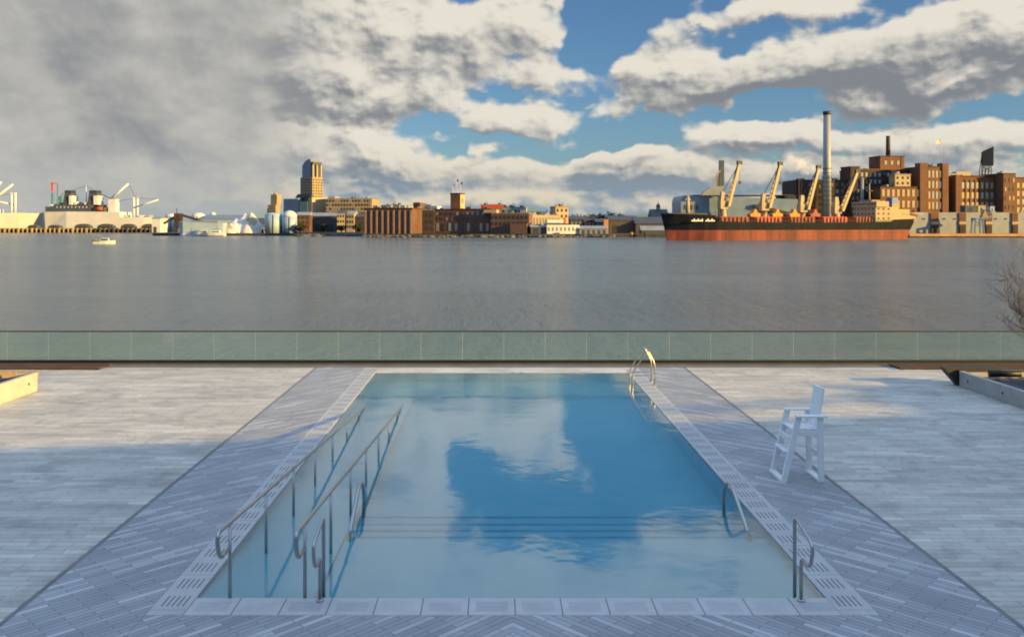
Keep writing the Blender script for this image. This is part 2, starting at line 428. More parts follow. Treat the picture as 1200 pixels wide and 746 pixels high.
def water_mat():
    m, nt, out = newmat('pool_water')
    p = nt.pos()
    h = nt.m('ADD', nt.noise(nt.vm('MULTIPLY', p, (1, .8, 1)), 1.1, 3, .5), nt.m('MULTIPLY', nt.noise(p, 5.5, 3, .5), .14))
    bp = nt.node('ShaderNodeBump'); bp.inputs['Strength'].default_value = .22; bp.inputs['Distance'].default_value = .03
    nt.put(bp.inputs['Height'], h)
    fr = nt.node('ShaderNodeFresnel'); fr.inputs['IOR'].default_value = 1.72; nt.l.new(bp.outputs[0], fr.inputs['Normal'])
    gl = nt.node('ShaderNodeBsdfGlossy'); gl.inputs['Roughness'].default_value = .05; gl.inputs['Color'].default_value = (1,1,1,1)
    nt.l.new(bp.outputs[0], gl.inputs['Normal'])
    tr = nt.node('ShaderNodeBsdfRefraction'); tr.inputs['Color'].default_value = (.70,.92,.97,1); tr.inputs['IOR'].default_value = 1.33; tr.inputs['Roughness'].default_value = .02; nt.l.new(bp.outputs[0], tr.inputs['Normal'])
    mx = nt.node('ShaderNodeMixShader'); nt.l.new(fr.outputs[0], mx.inputs[0]); nt.l.new(tr.outputs[0], mx.inputs[1]); nt.l.new(gl.outputs[0], mx.inputs[2])
    nt.l.new(mx.outputs[0], out.inputs[0]); return m
w = MB(); w.face([(PX0, PY0, WATER_Z), (PX1, PY0, WATER_Z), (PX1, PY1, WATER_Z), (PX0, PY1, WATER_Z)])
struct(w.build('pool_water', water_mat(), fix=False))

# ------------------------------------------------------------------ harbour water, one sheet to the horizon
def sea_mat():
    m, nt, out = newmat('harbour_water')
    p = nt.pos()
    h1 = nt.noise(nt.vm('MULTIPLY', p, (1.1, 1.5, 1)), 1.0, 5, .65, .2)
    h2 = nt.noise(nt.vm('MULTIPLY', p, (.16, .34, 1)), 1.0, 4, .55, .3)
    h3 = nt.noise(nt.vm('MULTIPLY', p, (.34, .085, 1)), 1.0, 5, .65, 0)
    h = nt.m('ADD', nt.m('ADD', nt.m('MULTIPLY', h1, .6), h2), nt.m('MULTIPLY', h3, 1.7))
    pat = nt.noise(nt.vm('MULTIPLY', p, (.012, .03, 1)), 1.0, 4, .55)
    bp = nt.node('ShaderNodeBump'); bp.inputs['Distance'].default_value = 2.4
    nt.put(bp.inputs['Strength'], nt.mr(pat, .3, .7, .55, .95)); nt.put(bp.inputs['Height'], h)
    q = nt.node('ShaderNodeBsdfPrincipled')
    q.inputs['Base Color'].default_value = (.085,.11,.095,1)
    q.inputs['Roughness'].default_value = .20; q.inputs['IOR'].default_value = 2.1
    nt.l.new(bp.outputs[0], q.inputs['Normal']); nt.l.new(q.outputs[0], out.inputs[0]); return m
w = MB(); w.face([(-9000, -300, SEA), (9000, -300, SEA), (9000, 14000, SEA), (-9000, 14000, SEA)])
struct(w.build('harbour_water', sea_mat(), fix=False))

# ------------------------------------------------------------------ glass railing
M_black = mat('black_anodised_metal', (.008,.0085,.009), .5, .0)
M_railtop = mat('dark_grey_rail', (.06,.065,.065), .4, .6)
M_steel = mat('brushed_stainless_steel', (.46,.44,.42), .34, .95, .08)
def glass_mat():
    m, nt, out = newmat('green_tinted_glass')
    fr = nt.node('ShaderNodeFresnel'); fr.inputs['IOR'].default_value = 1.35
    gl = nt.node('ShaderNodeBsdfGlossy'); gl.inputs['Roughness'].default_value = .02
    tr = nt.node('ShaderNodeBsdfTransparent'); tr.inputs['Color'].default_value = (.88,.95,.92,1)
    df = nt.node('ShaderNodeBsdfDiffuse'); df.inputs['Color'].default_value = (.48,.74,.82,1)
    m1 = nt.node('ShaderNodeMixShader'); m1.inputs[0].default_value = .06; nt.l.new(tr.outputs[0], m1.inputs[1]); nt.l.new(df.outputs[0], m1.inputs[2])
    mx = nt.node('ShaderNodeMixShader'); nt.l.new(fr.outputs[0], mx.inputs[0]); nt.l.new(m1.outputs[0], mx.inputs[1]); nt.l.new(gl.outputs[0], mx.inputs[2])
    nt.l.new(mx.outputs[0], out.inputs[0]); return m
def edge_mat():
    m, nt, out = newmat('polished_glass_edge'); principled(nt, out, (.40,.50,.47), .25); return m
M_glass, M_gedge = glass_mat(), edge_mat()
rail = thing('glass_railing', 'long frameless green glass railing with black base along the far edge of the deck', 'railing', (0, RAILY, -.03))
MX0, MX1 = -34.0, 36.0
q = MB(); q.box(MX0, MX1, -.05, .05, .075, .155); q.build('base_shoe', M_black, rail, .006)
q = MB(); q.box(MX0, MX1, -.028, .028, 1.045, 1.085); q.build('top_rail', M_railtop, rail, .008)
PW = 1.312; x = (590 - CX) * RAILY / FPX - PW * 26
pm = None
while x < MX1:
    if x > MX0:
        if pm is None:
            q = MB(); q.box(.012, PW - .012, -.009, .009, .10, 1.046)
            q.mi = 1; q.box(.0065, .0118, -.0092, .0092, .10, 1.046)
            go_ = q.build('glass_panel', [M_glass, M_gedge], rail); pm = go_.data
        else: go_ = link('glass_panel', pm, rail)
        go_.location = (x, 0, 0)
    x += PW

# ------------------------------------------------------------------ rusty edging decks
M_rust = mat('rust_brown_timber', (.07,.033,.017), .75, var=.35, scale=2)
def planks(x0, x1, label):
    t = thing('boardwalk', label, 'boardwalk', ((x0 + x1) / 2, 27.75, 0))
    h = (x1 - x0) / 2
    q = MB()
    for k in range(6): q.box(-h, h, -.45 + k * .145, -.45 + k * .145 + .138, .03, .055)
    q.build('boards', M_rust, t)
    for s in (-h + .06, -h / 2, 0, h / 2, h - .12):
        q = MB(); q.box(s, s + .06, -.44, .40, .0, .029); q.build('joist', M_black, t)
planks(-34, -12.05, 'dark brown timber strip before the glass railing behind the sunlit cream planter')
planks(12.35, 36, 'dark brown timber strip before the glass railing behind the shaded grey planter')

# ------------------------------------------------------------------ planters
M_conc = mat('pale_cast_concrete', (.37,.355,.32), .8, var=.13, scale=2.2)
M_soil = mat('dark_gravel_fill', (.06,.062,.068), .95, var=.5, scale=9)
M_wood = mat('weathered_board', (.36,.25,.13), .75, var=.3, scale=3)
M_corten = mat('dark_weathered_steel', (.055,.05,.045), .6, .5)
def planter(label, x_in, sgn, y0, y1, h):
    t = thing('planter', label, 'planter', (x_in, y1, 0)); W = 5.2 * sgn; th = .14 * sgn
    def bx(q, xa, xb, ya, yb, za, zb): q.box(min(xa, xb), max(xa, xb), ya, yb, za, zb)
    q = MB(); L = y1 - y0
    bx(q, 0, th, -L, 0, 0, h); bx(q, th + .001 * sgn, W, -.14, -.001, 0, h - .03); bx(q, W + .001 * sgn, W + th, -L, 0, 0, h); bx(q, th + .001*sgn, W, -L, -L + .14, 0, h)
    q.build('side_wall', M_conc, t, .012)
    q = MB()
    bm_ = bmesh.new(); bmesh.ops.create_grid(bm_, x_segments=26, y_segments=40, size=.5)
    rnd = random.Random(3)
    for v in bm_.verts:
        v.co = Vector((th + (v.co.x + .5) * (W - th), -L + .14 + (v.co.y + .5) * (L - .28), h - .16 + rnd.uniform(-.03, .035)))
    me = bpy.data.meshes.new('gravel_fill'); bm_.to_mesh(me); bm_.free(); me.materials.append(M_soil); link('gravel_fill', me, t)
    for yy in (-.45, -2.1, -3.9, -5.7):
        if -yy < L:
            q = MB(); q.tube([(-.006 * sgn, yy, h * .52), (.02 * sgn, yy, h * .52)], .035, 12); q.build('tie_hole', M_black, t)
    q = MB(); bx(q, .0, W, .004, .06, h - .10, h + .02); q.build('edge_board', M_wood if sgn < 0 else M_corten, t)
    return t, th, W, h
t, th, W, h = planter('cream concrete planter in full sun at the left edge of the deck', -12.2, -1, 15.5, 23.9, .50)
q = MB()
for k in range(5): q.beam((-.35 - k*.14, -.4, h+.03), (-1.6 - k*.5, -.55 + .05*k, h+.05), .05, .10)
q.build('board_stack', M_wood, t)
t, th, W, h = planter('grey concrete planter in shade on the right with a dark steel end', 12.72, 1, 14.5, 24.55, .42)
q = MB(); q.hexa([(.02, .07, 0), (1.2, .07, 0), (1.2, .30, 0), (.02, .30, 0), (-.36, .07, h+.06), (1.2, .07, h+.06), (1.2, .42, h+.06), (-.36, .42, h+.06)])
q.build('steel_end_plate', M_corten, t)
q = MB(); q.tube([(.5, -.55, h + .02), (1.25, -.75, h + .05)], .09, 10); q.build('drain_pipe', M_black, t)

# ------------------------------------------------------------------ handrails of the entry ramp
RZ, RY0, RY1, RSL = .92, 10.70, 21.9, .0835
def ramp_rail(X, label):
    t = thing('ramp_handrail', label, 'handrail', (X, RY0, 0), group='ramp handrails of the pool')
    top = lambda y: RZ - RSL * (y - RY0)
    pts = bez([((0, .03, .60), 0), ((0, -.36, .61), .13), ((0, -.47, top(RY0 - .47) - .02), .15), ((0, RY1 - RY0 + .3, top(RY1 + .3)), 0)], 10)
    q = MB(); q.tube(pts, .025, 12); q.build('grab_bar', M_steel, t)
    y = RY0 + .05; k = 0
    while y < RY1 - .5:
        q = MB(); zt = top(y); q.tube([(0, y - RY0, zt - .015), (0, y - RY0, min(-.12, zt - 1.02))], .021, 10)
        q.build('post', M_steel, t); y += 1.70
    return t
ramp_rail(-3.18, 'outer long steel ramp handrail beside the left coping of the pool')
ramp_rail(-2.28, 'inner long steel ramp handrail standing in the pool water')
def step_rail(X, label):
    t = thing('step_handrail', label, 'handrail', (X, PY0, 0), group='short stair handrails at the near pool edge')
    q = MB(); q.tube(bez([((0, .14, -.3), 0), ((0, .14, .93), .10), ((0, -.50, .80), .13), ((0, -.40, .50), .12), ((0, -.09, .52), .10), ((0, -.09, 0.002), 0)], 9), .021, 12)
    q.build('rail_tube', M_steel, t)
    q = MB(); q.lathe([(.045, .001), (.045, .018), (.026, .024)], 0, -.09, 16); q.build('floor_flange', M_steel, t)
step_rail(3.64, 'short looped steel handrail at the near right corner of the pool')
step_rail(-2.08, 'short looped steel handrail next to the inner ramp rail at the near edge')
def step_loop(X, label):
    t = thing('stair_rail', label, 'handrail', (X, 13.1, WATER_Z), group='curved stair rails out of the water')
    q = MB(); q.tube(bez([((0, -.10, -.45), 0), ((0, -.02, -.02), .2), ((0, 1.02, .46), .36), ((0, 1.42, .20), .30), ((0, 1.40, -.75), 0)], 12), .029, 12)
    q.build('rail_tube', M_steel, t)
    q = MB(); q.lathe([(.05, -.36), (.05, -.34), (.026, -.33)], 0, -.10, 14); q.build('floor_flange', M_steel, t)
step_loop(3.70, 'curved steel stair rail rising from the water near the right pool edge')
step_loop(-2.12, 'curved steel stair rail rising from the water by the inner ramp rail')

# ------------------------------------------------------------------ pool ladder
lad = thing('pool_ladder', 'stainless steel pool ladder at the far right corner of the pool', 'ladder', (PX1, 25.0, 0))
for yy in (-.28, .28):
    q = MB(); q.tube(bez([((.44, yy, 0), 0), ((.44, yy, .60), .12), ((.24, yy, .98), .10), ((-.17, yy, .34), .16), ((-.17, yy, -1.0), 0)], 8), .018, 12)
    q.build('side_rail', M_steel, lad)
    q = MB(); q.tube(bez([((-.13, yy, .27), 0), ((.40, yy, .27), .03), ((.44, yy, .20), 0)], 4), .014, 10); q.build('brace', M_steel, lad)
    q = MB(); q.lathe([(.05, .001), (.05, .018), (.026, .026)], .44, yy, 14); q.build('floor_flange', M_steel, lad)
for z in (-.25, -.5, -.75):
    q = MB(); q.box(-.21, -.13, -.26, .26, z - .02, z + .02); q.build('rung', M_steel, lad)

# ------------------------------------------------------------------ lifeguard chair
M_white = mat('white_recycled_plastic', (.84,.84,.82), .45, var=.05, scale=3)
ch = thing('lifeguard_chair', 'white slatted lifeguard chair standing on the deck right of the pool', 'chair', (5.33, 15.82, 0))
X0, X1, HW = -.33, .32, .30
for s in (-1, 1):
    y = s * HW
    q = MB(); q.beam((X0, y, 0), (X0 + .26, y, 1.12), .055, .10, (1, 0, 0)); q.build('front_leg', M_white, ch, .006)
    q = MB(); q.beam((X1, y, 0), (X1 - .02, y, 1.12), .055, .10, (1, 0, 0)); q.build('rear_leg', M_white, ch, .006)
    q = MB(); q.box(X0 + .21, X1 + .10, y - .07, y + .07, 1.121, 1.155); q.build('armrest', M_white, ch, .008)
    q = MB(); q.box(X0 + .20, X1 - .02, y - .02, y + .02, .80, .88); q.build('seat_rail', M_white, ch, .004)
for xx, nm in ((X0, 'base_bar'), (X1, 'base_bar')):
    q = MB(); q.box(xx - .06, xx + .05, -HW - .03, HW + .03, .0, .05); q.build(nm, M_white, ch, .006)
q = MB(); 
for k in range(4): q.box(X0 + .16 + k * .125, X0 + .16 + k * .125 + .115, -HW + .03, HW - .03, .882, .910)
q.build('seat', M_white, ch, .005)
q = MB()
for k in range(2): q.box(X0 + .02 + k * .12, X0 + .02 + k * .12 + .11, -HW + .03, HW - .03, .50, .53)
q.build('footrest', M_white, ch, .005)
q = MB(); q.box(X0 + .10, X0 + .13, -HW + .03, HW - .03, .68, .78); q.build('front_apron', M_white, ch, .004)
q = MB(); q.box(X1 - .05, X1 - .02, -HW + .03, HW - .03, .42, .52); q.box(X1 - .05, X1 - .02, -HW + .03, HW - .03, .76, .86); q.build('rear_brace', M_white, ch, .004)
q = MB()
for k in range(4):
    ya = -.235 + k * .119; q.hexa([(X1-.06, ya, .84), (X1-.03, ya, .84), (X1-.03, ya+.112, .84), (X1-.06, ya+.112, .84), (X1+.06, ya, 1.60), (X1+.09, ya, 1.60), (X1+.09, ya+.112, 1.60), (X1+.06, ya+.112, 1.60)])
q.build('backrest', M_white, ch, .005)

# ------------------------------------------------------------------ building behind the viewpoint: throws the long shade over the deck
M_ext = mat('grey_cladding_panel', (.38,.38,.37), .7)
M_win_dark = mat('dark_window_glass', (.02,.025,.03), .15, 0, .1, spec=.6)
TH = math.atan(.167)
bld = thing('clubhouse_building', 'flat roofed building behind the viewpoint that shades the near deck', 'building', (0, -10.97, 0), TH)
HB = 11.0
q = MB(); q.box(-40, 150, -22, 0, 0, HB); q.build('wall', M_ext, bld)
q = MB(); q.box(-40.2, 150.2, -.4, .02, HB + .002, HB + .03); q.build('parapet', M_railtop, bld)
wd = None
for r_ in range(3):
    for k in range(16):
        if wd is None:
            q = MB(); q.box(0, 3.4, .002, .12, 0, 2.1); o_ = q.build('window', M_win_dark, bld); wd = o_.data
        else: o_ = link('window', wd, bld)
        o_.location = (-30 + k * 7.2, 0, .9 + r_ * 3.4)
tw = thing('stair_tower', 'unseen roof tower and beams added behind the viewpoint to shade the right deck', 'building', (72.6, -3.4, HB))  # unseen volume, shaped to cast the shade on the right deck
q = MB(); q.box(0, 26, -9, 0, .05, 3.0); q.build('wall', M_ext, tw)
q = MB()
for (y0, y1, l) in ((-.25, 0, 1.0), (-1.15, -.85, .55), (-1.9, -1.65, .35)): q.box(-l, -.002, y0, y1, 2.8, 2.98)
q.build('shade_stub', M_ext, tw)  # stubs added to notch the edge of that shade
q = MB(); q.beam((-5.8, -3.2, 2.95), (.5, -1.25, 2.95), .16, .16); q.build('shade_pole', M_ext, tw)  # pole added to throw the thin shade line across the deck

# ================================================================== TREES
M_bark = mat('grey_brown_bark', (.085,.065,.05), .9, var=.3, scale=6)
def bare_tree(label, loc, seed, lean, h=7.2):
    t = thing('bare_tree', label, 'tree', loc); rnd = random.Random(seed)
    tk = MB(); pts = [Vector((0,0,0)), Vector((.04,0,1.2)), Vector((-.03,.05,2.4)), Vector((.05,0,3.6))]
    pts.append(Vector((0,.03,4.6))); tk.tube(pts, [.15,.12,.105,.09,.06], 10); tk.build('trunk', M_bark, t)
    br = MB()
    def grow(p, d_, L, r, lev):
        n = 5; ps = [p.copy()]; rs = [r]
        for i in range(n):
            d_ = (d_ + Vector((rnd.uniform(-.22,.22), rnd.uniform(-.22,.22), rnd.uniform(-.12,.20)))).normalized()
            ps.append(ps[-1] + d_ * L / n); rs.append(r * (1 - .7 * (i + 1) / n))
        br.tube(ps, rs, 6 if lev < 2 else 4)
        if lev >= 4: return
        for i in range(1, n + 1):
            for _ in range(2 if lev < 3 else 1):
                side = Vector((rnd.uniform(-1,1), rnd.uniform(-1,1), rnd.uniform(-.25,.75))).normalized()
                nd = (d_ * .65 + side * .75).normalized()
                if rnd.random() < .66: grow(ps[i], nd, L * rnd.uniform(.38,.62), max(rs[i] * .7, .006), lev + 1)
    for i in range(9):
        a = i * 2.4; z = 2.5 + i * .24
        if lean and i % 2 == 0: dd = Vector((lean, rnd.uniform(-.5,.5), rnd.uniform(.2,.9)))
        else: dd = Vector((math.cos(a), math.sin(a), .6))
        grow(Vector((0,0,z)), dd.normalized(), rnd.uniform(1.7, 2.5), .05, 1)
    br.build('branches', M_bark, t)
bare_tree('leafless tree with thin twigs beyond the glass railing at the right edge', (20.35, 31.6, -3.2), 5, -1)

# ================================================================== FAR SHORE
def rotbasis(px0, px1, Y, th):
    """local frame of a front face seen from px0 to px1, left corner at depth Y, turned by th; returns origin, rz, length"""
    x0 = (px0 - CX) * Y / FPX; k = (px1 - CX) / FPX; c, s = math.cos(th), math.sin(th)
    return x0, -th, (k * Y - x0) / (c + k * s)
_wm = {}
def window_mesh(w, h, m, d=.18):
    key = (round(w, 2), round(h, 2), m.name)
    if key not in _wm:
        q = MB(); q.box(0, w, -d, .1, 0, h); me = bpy.data.meshes.new('window'); q.bm.to_mesh(me); q.bm.free(); me.materials.append(m); _wm[key] = me
    return _wm[key]
def grid_windows(root, L, z0, z1, nx, ny, m, fw=.55, fh=.6, side='front', depth=0, x0=0.0, skip=0.0, alt=None, seed=1):
    rnd = random.Random(seed)
    cw, ch_ = (L - x0) / nx, (z1 - z0) / ny; w, h = cw * fw, ch_ * fh
    for i in range(nx):
        for j in range(ny):
            if rnd.random() < skip: continue
            mm = alt if (alt and rnd.random() < .3) else m
            o = link('window', window_mesh(w, h, mm), root)
            u = x0 + cw * i + (cw - w) / 2; z = z0 + ch_ * j + (ch_ - h) / 2
            if side == 'front': o.location = (u, 0, z)
            else: o.location = (depth, u, z); o.rotation_euler = (0, 0, R(90))
GZ = -2.6
def block(name, label, cat, px0, px1, ytop, Y, th=0.0, depth=20.0, m=None, ybase=None, cornice=None, group=None, roof=None, clutter=True):
    x0, rz, L = rotbasis(px0, px1, Y, R(th))
    zb = GZ if ybase is None else zat(ybase, Y); zt = zat(ytop, Y)
    root = thing(name, label, cat, (x0, Y, zb), rz, group)
    H = zt - zb
    q = MB(); q.box(0, L, 0, depth, 0, H); q.build('wall', m, root)
    if cornice: q = MB(); q.box(-.3, L + .3, -.3, depth + .3, H + .002, H + .7); q.build('cornice', cornice, root)
    if clutter and L > 8:
        rc = random.Random(int(px0 * 7 + ytop)); hz = H + (.71 if cornice else .36 if roof else .01)
        for k in range(3 + int(L / 14)):
            cx_, cy_ = rc.uniform(1.5, L - 3.5), rc.uniform(1.5, depth * .6); w_ = rc.uniform(.8, 2.6)
            q = MB(); q.box(cx_, cx_ + w_, cy_, cy_ + rc.uniform(1, 3), hz, hz + rc.uniform(.7, 2.0)); ru = q.build('roof_unit', rc.choice([M_grey, M_dkgrey, M_ltgrey]), root)
            if k % 3 == 0:
                q = MB(); q.tube([(cx_ + w_ + .5, cy_, hz), (cx_ + w_ + .5, cy_, hz + rc.uniform(1.5, 3.6))], .16, 5); q.build('vent_pipe', M_iron, root)
    if roof: q = MB(); q.box(.5, L - .5, .5, depth - .5, H + .003, H + .35); q.build('roof', roof, root)
    return root, L, H
def sub_box(root, name, m, x0, x1, y0, y1, z0, z1, parent=None):
    q = MB(); q.box(x0, x1, y0, y1, z0, z1); return q.build(name, m, root)

M_brick = mat('domino_red_brick', (.15,.066,.032), .85, var=.25, scale=.12)
_cache['refinery_brick'] = M_brick; M_brick.name = 'refinery_brick'
M_brick_dk = mat('dark_sooty_brick', (.055,.034,.027), .85, var=.3, scale=.15)
M_brick_row = mat('warehouse_brick', (.125,.062,.043), .85, var=.25, scale=.15)
M_cream = mat('cream_stucco', (.42,.32,.19), .8, var=.12, scale=.1)
M_tan = mat('tan_stone', (.30,.225,.13), .8, var=.14, scale=.1)
M_grey = mat('grey_metal_siding', (.22,.235,.25), .6, var=.15, scale=.2)
M_dkgrey = mat('charcoal_siding', (.06,.065,.075), .6, var=.2, scale=.2)
M_ltgrey = mat('pale_grey_siding', (.245,.26,.275), .6, var=.12, scale=.2)
M_bluegrey = mat('blue_grey_curtain_wall', (.16,.20,.26), .35, var=.15, scale=.2)
M_greenglass = mat('green_glass_wall', (.20,.27,.20), .25, var=.15, scale=.3)
M_wh = mat('white_painted_steel', (.57,.57,.56), .5, var=.10, scale=.1)
M_bluewhite = mat('pale_blue_paint', (.30,.40,.49), .5, var=.12, scale=.15)
M_blue = mat('deep_blue_paint', (.03,.10,.30), .5)
M_teal = mat('turquoise_crane_paint', (.06,.20,.26), .6)
M_red = mat('faded_red_paint', (.45,.08,.05), .6, var=.2, scale=.2)
M_orange = mat('orange_deck_paint', (.25,.048,.02), .6, var=.3, scale=.25)
M_yellow = mat('yellow_paint', (.45,.22,.02), .6, var=.2, scale=.3)
M_hullblk = mat('black_hull_paint', (.010,.012,.017), .75, var=.3, scale=.08, spec=.12, streak=True)
M_boot = mat('red_antifouling_paint', (.17,.040,.026), .75, var=.5, scale=.12, streak=True)
M_crane = mat('cream_crane_paint', (.36,.27,.16), .6, var=.12, scale=.2)
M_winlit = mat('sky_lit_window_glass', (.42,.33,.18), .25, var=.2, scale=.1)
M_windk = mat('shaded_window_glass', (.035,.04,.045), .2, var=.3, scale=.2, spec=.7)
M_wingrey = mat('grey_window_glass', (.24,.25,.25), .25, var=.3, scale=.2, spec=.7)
M_quay = mat('dark_wet_quay', (.045,.042,.036), .8, var=.4, scale=.2)
M_quaytop = mat('quay_concrete', (.22,.21,.19), .9, var=.25, scale=.1)
M_quayor = mat('orange_quay_tone', (.44,.25,.10), .8, var=.3, scale=.2)  # orange light on the right quay put into the colour; pier deck shares it
M_salt = mat('white_salt', (.58,.56,.52), .9, var=.06, scale=.1)
M_tarp = mat('brown_grit', (.34,.26,.17), .9, var=.3, scale=.1)
M_iron = mat('dark_iron', (.035,.04,.045), .6, .2)
M_leaf = mat('dark_foliage', (.045,.052,.025), .9, var=.4, scale=.5)
M_earth = mat('far_ground', (.12,.11,.085), .95, var=.3, scale=.02)
M_hill = mat('far_woods', (.07,.072,.055), .95, var=.3, scale=.02)

# ground of the far side
q = MB(); q.box(-70, 1500, 530, 4000, -8, GZ - .25); struct(q.build('far_ground', M_earth))
q = MB(); q.box(at(425, 0, 527).x, at(1300, 0, 527).x, 525, 529.9, -8, GZ); struct(q.build('quay_wall', M_quay))
q = MB(); q.box(at(180, 0, 592).x, at(425, 0, 560).x, 590, 4000, -8, GZ - .4); q.box(at(345,0,562).x, at(425,0,562).x, 560, 589.9, -8, GZ - .45); struct(q.build('terminal_ground', M_quay))
q = MB(); q.box(-2500, at(187, 0, 800).x, 770, 4000, -8, -2.2); struct(q.build('port_ground', M_earth))
hl = MB(); rnd = random.Random(11); N = 160; XS = [-2600 + 5600 * i / N for i in range(N + 1)]
HS = [10 + 7 * math.sin(i * .21) + 5 * math.sin(i * .53 + 1) + rnd.uniform(0, 5) for i in range(N + 1)]
vs_ = [[hl.bm.verts.new((XS[i], 2000 + yy, zz * 1.0 if kk != 1 else HS[i])) for kk, (yy, zz) in enumerate(((0, -6), (90, 0), (500, -6)))] for i in range(N + 1)]
for i in range(N):
    for k in range(2): hl.bm.faces.new((vs_[i][k], vs_[i+1][k], vs_[i+1][k+1], vs_[i][k+1]))
struct(hl.build('hills', M_hill))

# ------------------------------------------------------------------ ships
def hull_parts(root, L, beam, stations, boot, mats, names=('hull', 'lower_hull')):
    """stations: (x 0..1, half beam factor at deck, at waterline, deck z, x shift at deck); local x runs bow -> stern, y away from viewer"""
    for part in (0, 1):
        q = MB(); rings = []
        for (sx, bd, bw, dz, sh) in stations:
            zz = [boot, dz] if part == 0 else [-1.5, boot]
            ring = []
            for s_ in (-1, 1):
                for z in (zz if s_ < 0 else zz[::-1]):
                    f = max(0, min(1, z / dz)) if dz else 0; hb = beam / 2 * (bw + (bd - bw) * f)
                    ring.append(q.bm.verts.new((sx * L + sh * f, s_ * hb, z)))
            rings.append(ring)
        for i in range(len(rings) - 1):
            for k in range(4):
                f = q.bm.faces.new((rings[i][k], rings[i][(k+1) % 4], rings[i+1][(k+1) % 4], rings[i+1][k])); f.smooth = False
        q.bm.faces.new(rings[0]); q.bm.faces.new(rings[-1][::-1])
        q.build(names[part], mats[part], root)

# the bulk carrier along the sugar quay
A = Vector((at(786, 0, 430).x, 430)); B = Vector((at(1066, 0, 463).x, 463)); dv = B - A; SL = dv.length
ship = thing('cargo_ship', 'black and red bulk carrier with four cream deck cranes moored at the brick refinery', 'ship', (A.x, A.y + 9, SEA), math.atan2(dv.y, dv.x))
BE = 20.0
st = [(0.0,.04,.02,13.2,-3.2),(.03,.38,.16,13.0,-2.2),(.07,.66,.42,12.7,-1.0),(.12,.86,.72,12.4,0),(.158,.95,.88,12.2,0),(.165,.95,.9,9.3,0),(.25,1,1,8.9,0),(.5,1,1,8.7,0),(.80,1,.98,8.8,0),(.905,1,.86,9.2,0),(.912,1,.84,10.2,0),(.96,.92,.6,10.4,0),(1.0,.76,.30,10.6,2.2)]
hull_parts(ship, SL, BE, st, 5.0, (M_hullblk, M_boot))
H2 = BE / 2
xx = SL*.063
for wd_ in (6, 5):
    q = MB(); q.box(xx, xx + wd_*1.05 - .3, -H2*.88-.54, -H2*.88-.3, 9.45, 9.62)
    for k in range(wd_):
        q.box(xx, xx + .75, -H2*.88-.55, -H2*.88-.3, 9.2, 10.5 if k % 2 else 9.9)
        xx += 1.05
    q.build('name_lettering', M_wh, ship); xx += 1.0
sub_box(ship, 'bulwark', M_iron, 1.0, SL*.15, -H2*.30, H2*.30, 12.5, 13.3)
hx = [(.185,.30),(.33,.435),(.47,.575),(.61,.715),(.75,.845)]
for k, (a, b_) in enumerate(hx):
    q = MB(); q.box(a*SL, b_*SL, -H2*.74, H2*.74, 8.6, 10.6); q.frustum(a*SL-.3, b_*SL+.3, -H2*.78, H2*.78, 10.602, 11.6, .4, .9)
    for j in range(7):
        u = a*SL + (b_-a)*SL*(j+.2)/7; q.box(u, u+.7, -H2*.80, -H2*.745, 9.0, 11.4)
    q.build('hatch_cover', M_orange if k % 2 == 0 else M_red, ship)
q = MB()
for k in range(60):
    u = SL*(.17 + .74*k/60)
    q.box(u, u + .12, -H2+.1, -H2+.22, 8.7, 10.1)
q.box(SL*.17, SL*.91, -H2+.1, -H2+.2, 9.95, 10.05); q.box(SL*.17, SL*.91, -H2+.1, -H2+.2, 9.35, 9.45)
q.build('deck_rail', M_iron, ship)
def ship_x(px):   # distance along the ship's axis for a bearing
    k = (px - CX) / FPX; c, s = dv.x / SL, dv.y / SL
    return (k * (A.y + 9) - A.x) / (c - k * s)
def crane(px, py_top, px_tip, py_tip):
    u = ship_x(px); Yc = A.y + 9 + u * dv.y / SL; sc = Yc / FPX
    zt = zat(py_top, Yc) - SEA; tip = (u + (px_tip - px) * sc / .97, -1.5, zat(py_tip, Yc) - SEA)
    q = MB(); q.lathe([(2.0, 8.0), (1.9, 12), (1.6, 15), (1.75, zt - 5.5)], u, 0, 16); ped = q.build('crane_post', M_crane, ship)
    q = MB(); q.box(u - 2.0, u + 2.0, -1.8, 1.8, zt - 5.48, zt - 1.5); q.frustum(u - 1.6, u + 1.2, -1.2, 1.2, zt - 1.499, zt + 3.2, .6, .4); q.build('crane_house', M_crane, ship)
    foot = Vector((u + 1.9, -1.5, zt - 4.2)); tv = Vector(tip)
    q = MB()
    dd = (tv - foot); n_ = Vector((-dd.z, 0, dd.x)).normalized()
    for s_ in (-1, 1):
        q.beam(foot + Vector((0, s_*1.3, 0)), tv + Vector((0, s_*.45, 0)), .55, 1.3)
    for k in range(1, 9):
        pA = foot.lerp(tv, k/9); hw = 1.3 + (.45-1.3)*k/9
        q.beam(pA - Vector((0, hw, 0)), pA + Vector((0, hw, 0)), .35, .35)
    jb = q.build('crane_jib', M_crane, ship)
    q = MB(); q.box(tv.x - 1.2, tv.x + 1.2, -2.3, -.7, tv.z - .7, tv.z + 1.1); jh = q.build('jib_head', M_iron, jb)
    q = MB(); q.tube([Vector((u, -.9, zt + 3.0)), tv], .10, 5); q.tube([Vector((u, .4, zt + 3.0)), tv], .10, 5)
    q.tube([tv, Vector((tv.x + .3, -1.5, tv.z - 9))], .09, 5); q.build('cable', M_iron, jb)
    q = MB(); q.box(tv.x - .2, tv.x + .8, -2, -1, tv.z - 10.4, tv.z - 9); q.build('hook_block', M_iron, jb)
for a in ((847, 232, 866, 191), (895, 234, 914, 192), (940, 236, 959, 196), (980, 238, 1005, 201)): crane(*a)
